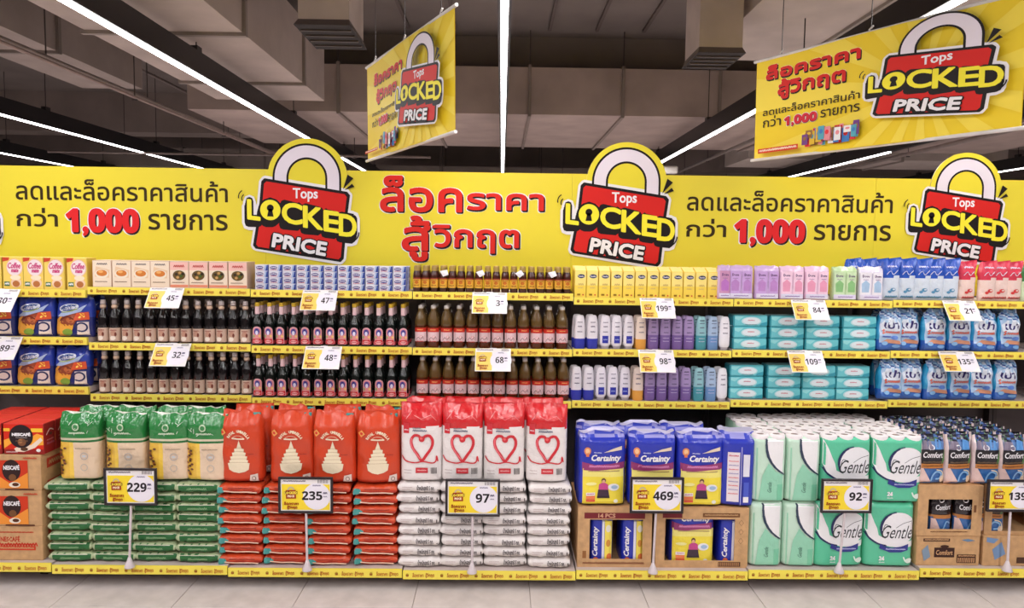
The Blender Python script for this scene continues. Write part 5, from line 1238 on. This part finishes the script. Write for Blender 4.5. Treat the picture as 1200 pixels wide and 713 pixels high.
def carton(lab, pxa, pxb, Y, z0, z1, d, art=None, name='cardboard_carton', c=CB):
    xa, xb = gx(pxa, Y, (z0 + z1) / 2), gx(pxb, Y, (z0 + z1) / 2); w_ = xb - xa; t = thing(name, lab, 'box', ((xa + xb) / 2, Y, z0))
    m = MB(); m.box(-w_ / 2, w_ / 2, 0, d, 0, z1 - z0 - .001, c, ch=.003); m.build('carton_body', CARD, t)
    m = MB(); m.box(-w_ / 2 + .02, w_ / 2 - .02, -.0006, -.0001, z1 - z0 - .03, z1 - z0 - .004, (206, 156, 108)) if not art else None
    if art: art(w_, z1 - z0).build('carton_print', INK, t)
    if name == 'coffee_carton':
        a = Art(); hh = z1 - z0; a.rect(.05, hh * .55, .36, hh * .82, (190, 70, 50)); a.squig(.07, hh * .68, .34, hh * .12, CB, seed=3); a.rect(.05, hh * .12, .36, hh * .2, (190, 80, 60)); a.build('side_print', INK, t, fn=lambda x, z, o_: (w_ / 2 + o_ + .0004, x, z))
    return t
def ca(w_, h):
    a = Art(); D = (70, 44, 34); a.rect(-w_ * .40, h * .80, w_ * .02, h * .9, (80, 50, 40)); a.squig(-w_ * .38, h * .85, 0, h * .05, CB, seed=3); a.rect(-w_ * .22, h * .28, w_ * .1, h * .60, (60, 38, 34)); a.text('Comfort', -w_ * .19, h * .36, w_ * .07, h * .52, (206, 160, 116), .0006, 2, .1, .04); a.ell(-w_ * .06, h * .64, w_ * .07, h * .05, (70, 44, 34), 10)
    a.poly([(w_ * .2, h * .86), (w_ * .3, h * .9), (w_ * .42, h * .84), (w_ * .3, h * .8)], (110, 140, 170)); a.poly([(-w_ * .38, h * .15), (-w_ * .42, h * .5), (-w_ * .33, h * .7), (-w_ * .28, h * .3)], (130, 150, 170)); a.rect(w_ * .14, h * .1, w_ * .44, h * .38, D); a.nl()
    for q in range(9): a.rect(w_ * (.155 + q * .031), h * .12, w_ * (.17 + q * .031), h * .27, (210, 160, 116), False)
    a.squig(w_ * .16, h * .33, w_ * .42, h * .05, (210, 160, 116), seed=2); return a
carton('lower cardboard carton below the softener pouch window', 1074, 1148, YC, zc0, zc1, .46, ca)
def ca2(w_, h):
    a = Art(); a.poly([(-w_ * .34, h * .2), (-w_ * .38, h * .55), (-w_ * .26, h * .8), (-w_ * .2, h * .4)], (120, 150, 190)); a.poly([(-w_ * .46, h * .95), (-w_ * .3, h * .9), (-w_ * .36, h * .75), (-w_ * .46, h * .8)], (120, 150, 190)); a.rect(.03, h * .48, .1, h * .76, (60, 38, 34)); a.text('Comfort', .036, h * .54, .095, h * .7, (206, 160, 116), .0004, 1, 0, .05); a.rect(-.02, h * .1, .09, h * .3, (80, 56, 44)); return a
zc1b = zc1
carton('lower cardboard carton at the right frame edge behind the 139 sign', 1152, 1240, YC, zc0, zc1b, .46, ca2)
t, w_, h = tray('upper cardboard carton at the right frame edge with a pouch in its opening', 1154, 1240, YC + .02, zc1, zc2, (-.16, .1, .02, .235), .44)
place(cp_[0], 0, (gx(1167, YC - .02, zc1), YC + .055, zc1 + .001), R(-10), 'softener pouch leaning in the opening of the right edge carton', 'softener pouches inside the cartons', rx=0)
# ---- coffee boxes and cartons on the left
YN = YG
zn0 = DB(0); zn = [zn0] + [zpx(20, y, YN) for y in (617, 575, 533)]
def nart(w_, h):
    a = Art(); RD = (200, 56, 40)
    a.text('NESCAFÉ', w_ * .02, h * .55, w_ * .24, h * .72, (190, 60, 40), .001, 1, snap=.05); a.squig(-.06, h * .45, w_ * .44, h * .10, RD, .006, seed=3); a.squig(-.02, h * .82, w_ * .4, h * .04, RD, seed=6); a.rect(-w_ * .45, h * .3, w_ * .42, h * .42, (206, 70, 46)); a.squig(-w_ * .4, h * .36, w_ * .4, h * .05, CB, seed=9); return a
def nart2(w_, h):
    a = Art(); 
    for x0 in (-.20, -.0):
        a.rect(x0 - .01, h * .06, x0 + .155, h * .84, (206, 60, 34)); a.poly([(x0 - .01, h * .06), (x0 + .155, h * .06), (x0 + .155, h * .5), (x0 + .06, h * .2), (x0 - .01, h * .45)], (240, 150, 60)); a.ell(x0 + .07, h * .56, .048, h * .3, (52, 34, 34), 20); a.text('NESCAFÉ', x0 + .03, h * .58, x0 + .112, h * .72, WHT, .001, 2, snap=.04); a.ell(x0 + .075, h * .36, .02, h * .1, (120, 80, 50), 10); a.ell(x0 + .085, h * .16, .03, h * .08, (236, 226, 210), 12); a.ell(x0 + .09, h * .17, .018, h * .05, (90, 50, 30), 10)
    a.rect(w_ * .33, h * .2, w_ * .42, h * .9, CB) if 0 else None
    a.squig(w_ * .3, h * .9, w_ * .46, h * .05, (200, 60, 40), seed=3); a.rect(w_ * .08, h * .02, w_ * .42, h * .055, (90, 50, 40)); return a
for k, (nm, ar) in enumerate((('bottom', nart), ('middle', nart2), ('top', nart2))):
    carton('%s one of three coffee cartons stacked at the left frame edge' % nm, -52, 50 - k, YN, zn[k], zn[k + 1], .42, ar, 'coffee_carton')
t = thing('coffee_box', '', 'box'); W_, H_ = .212, .162
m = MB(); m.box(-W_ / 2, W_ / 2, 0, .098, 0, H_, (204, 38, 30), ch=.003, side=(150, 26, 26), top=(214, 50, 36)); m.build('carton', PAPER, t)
a = Art(); a.rect(-.103, .02, .103, .158, (214, 48, 30)); a.poly([(-.103, .03), (-.06, .06), (.0, .04), (.103, .05), (.103, .1), (.07, .11), (.0, .07), (-.06, .09), (-.103, .075)], (246, 170, 60)); a.rect(-.103, .003, .103, .026, (150, 40, 36)); a.rect(.04, .118, .10, .138, (250, 200, 60)); a.rect(-.103, .122, -.07, .138, (250, 190, 60))
a.poly([(-.05, .03), (-.02, .045), (.04, .05), (.09, .09), (.10, .075), (.06, .035), (.0, .012), (-.04, .014)], (240, 220, 200)); a.ell(-.012, .095, .062, .062, (44, 32, 36), 30); a.text('NESCAFÉ', -.058, .098, .036, .116, WHT, .0014, 2); a.squig(-.04, .088, .02, .004, (180, 170, 170), seed=2); a.ell(-.008, .064, .022, .02, (130, 84, 56), 14); a.ell(-.016, .07, .012, .012, (170, 120, 80), 10); a.squig(-.04, .07, .024, .01, (110, 80, 60), seed=4); a.ell(.004, .028, .020, .010, (90, 60, 40), 12); a.ell(.078, .022, .012, .009, (236, 230, 226), 10); a.squig(-.09, .012, -.03, .006, (230, 200, 200), seed=3)
a.build('box_print', INK, t)
for k, (nm, h) in enumerate((('side', 1),)):
    a = Art(); a.spline([(.02, .1), (.05, .125), (.08, .115)], .006, (230, 190, 180), 4); a.ell(.055, .1, .014, .008, (90, 50, 40), 10); a.squig(.02, .05, .085, .012, (180, 90, 110), seed=2); a.squig(.02, .07, .08, .008, (206, 120, 120), seed=4)
    a.build('side_print', INK, t, fn=lambda x, z, o_: (W_ / 2 + o_ + .0004, x, z))
for j in range(4):
    for i, px in enumerate((27, -23)):
        place(t, i, (gx(px, YN, zn[3] + .1), YN + .004 + .103 * j, zn[3] + .001), R(rnd.uniform(-.8, .8)), 'red coffee box, %s row back, %s column from the rice bags' % (ORD[j], ORD[i]), 'red coffee boxes on the cartons')
# drop prototypes that were never placed
for o in list(COL.objects):
    if o.parent is None and o.type == 'EMPTY' and not o.get('label'):
        for c in list(o.children_recursive): bpy.data.objects.remove(c)
        bpy.data.objects.remove(o)
for o in COL.objects:
    if 'used' in o: del o['used']
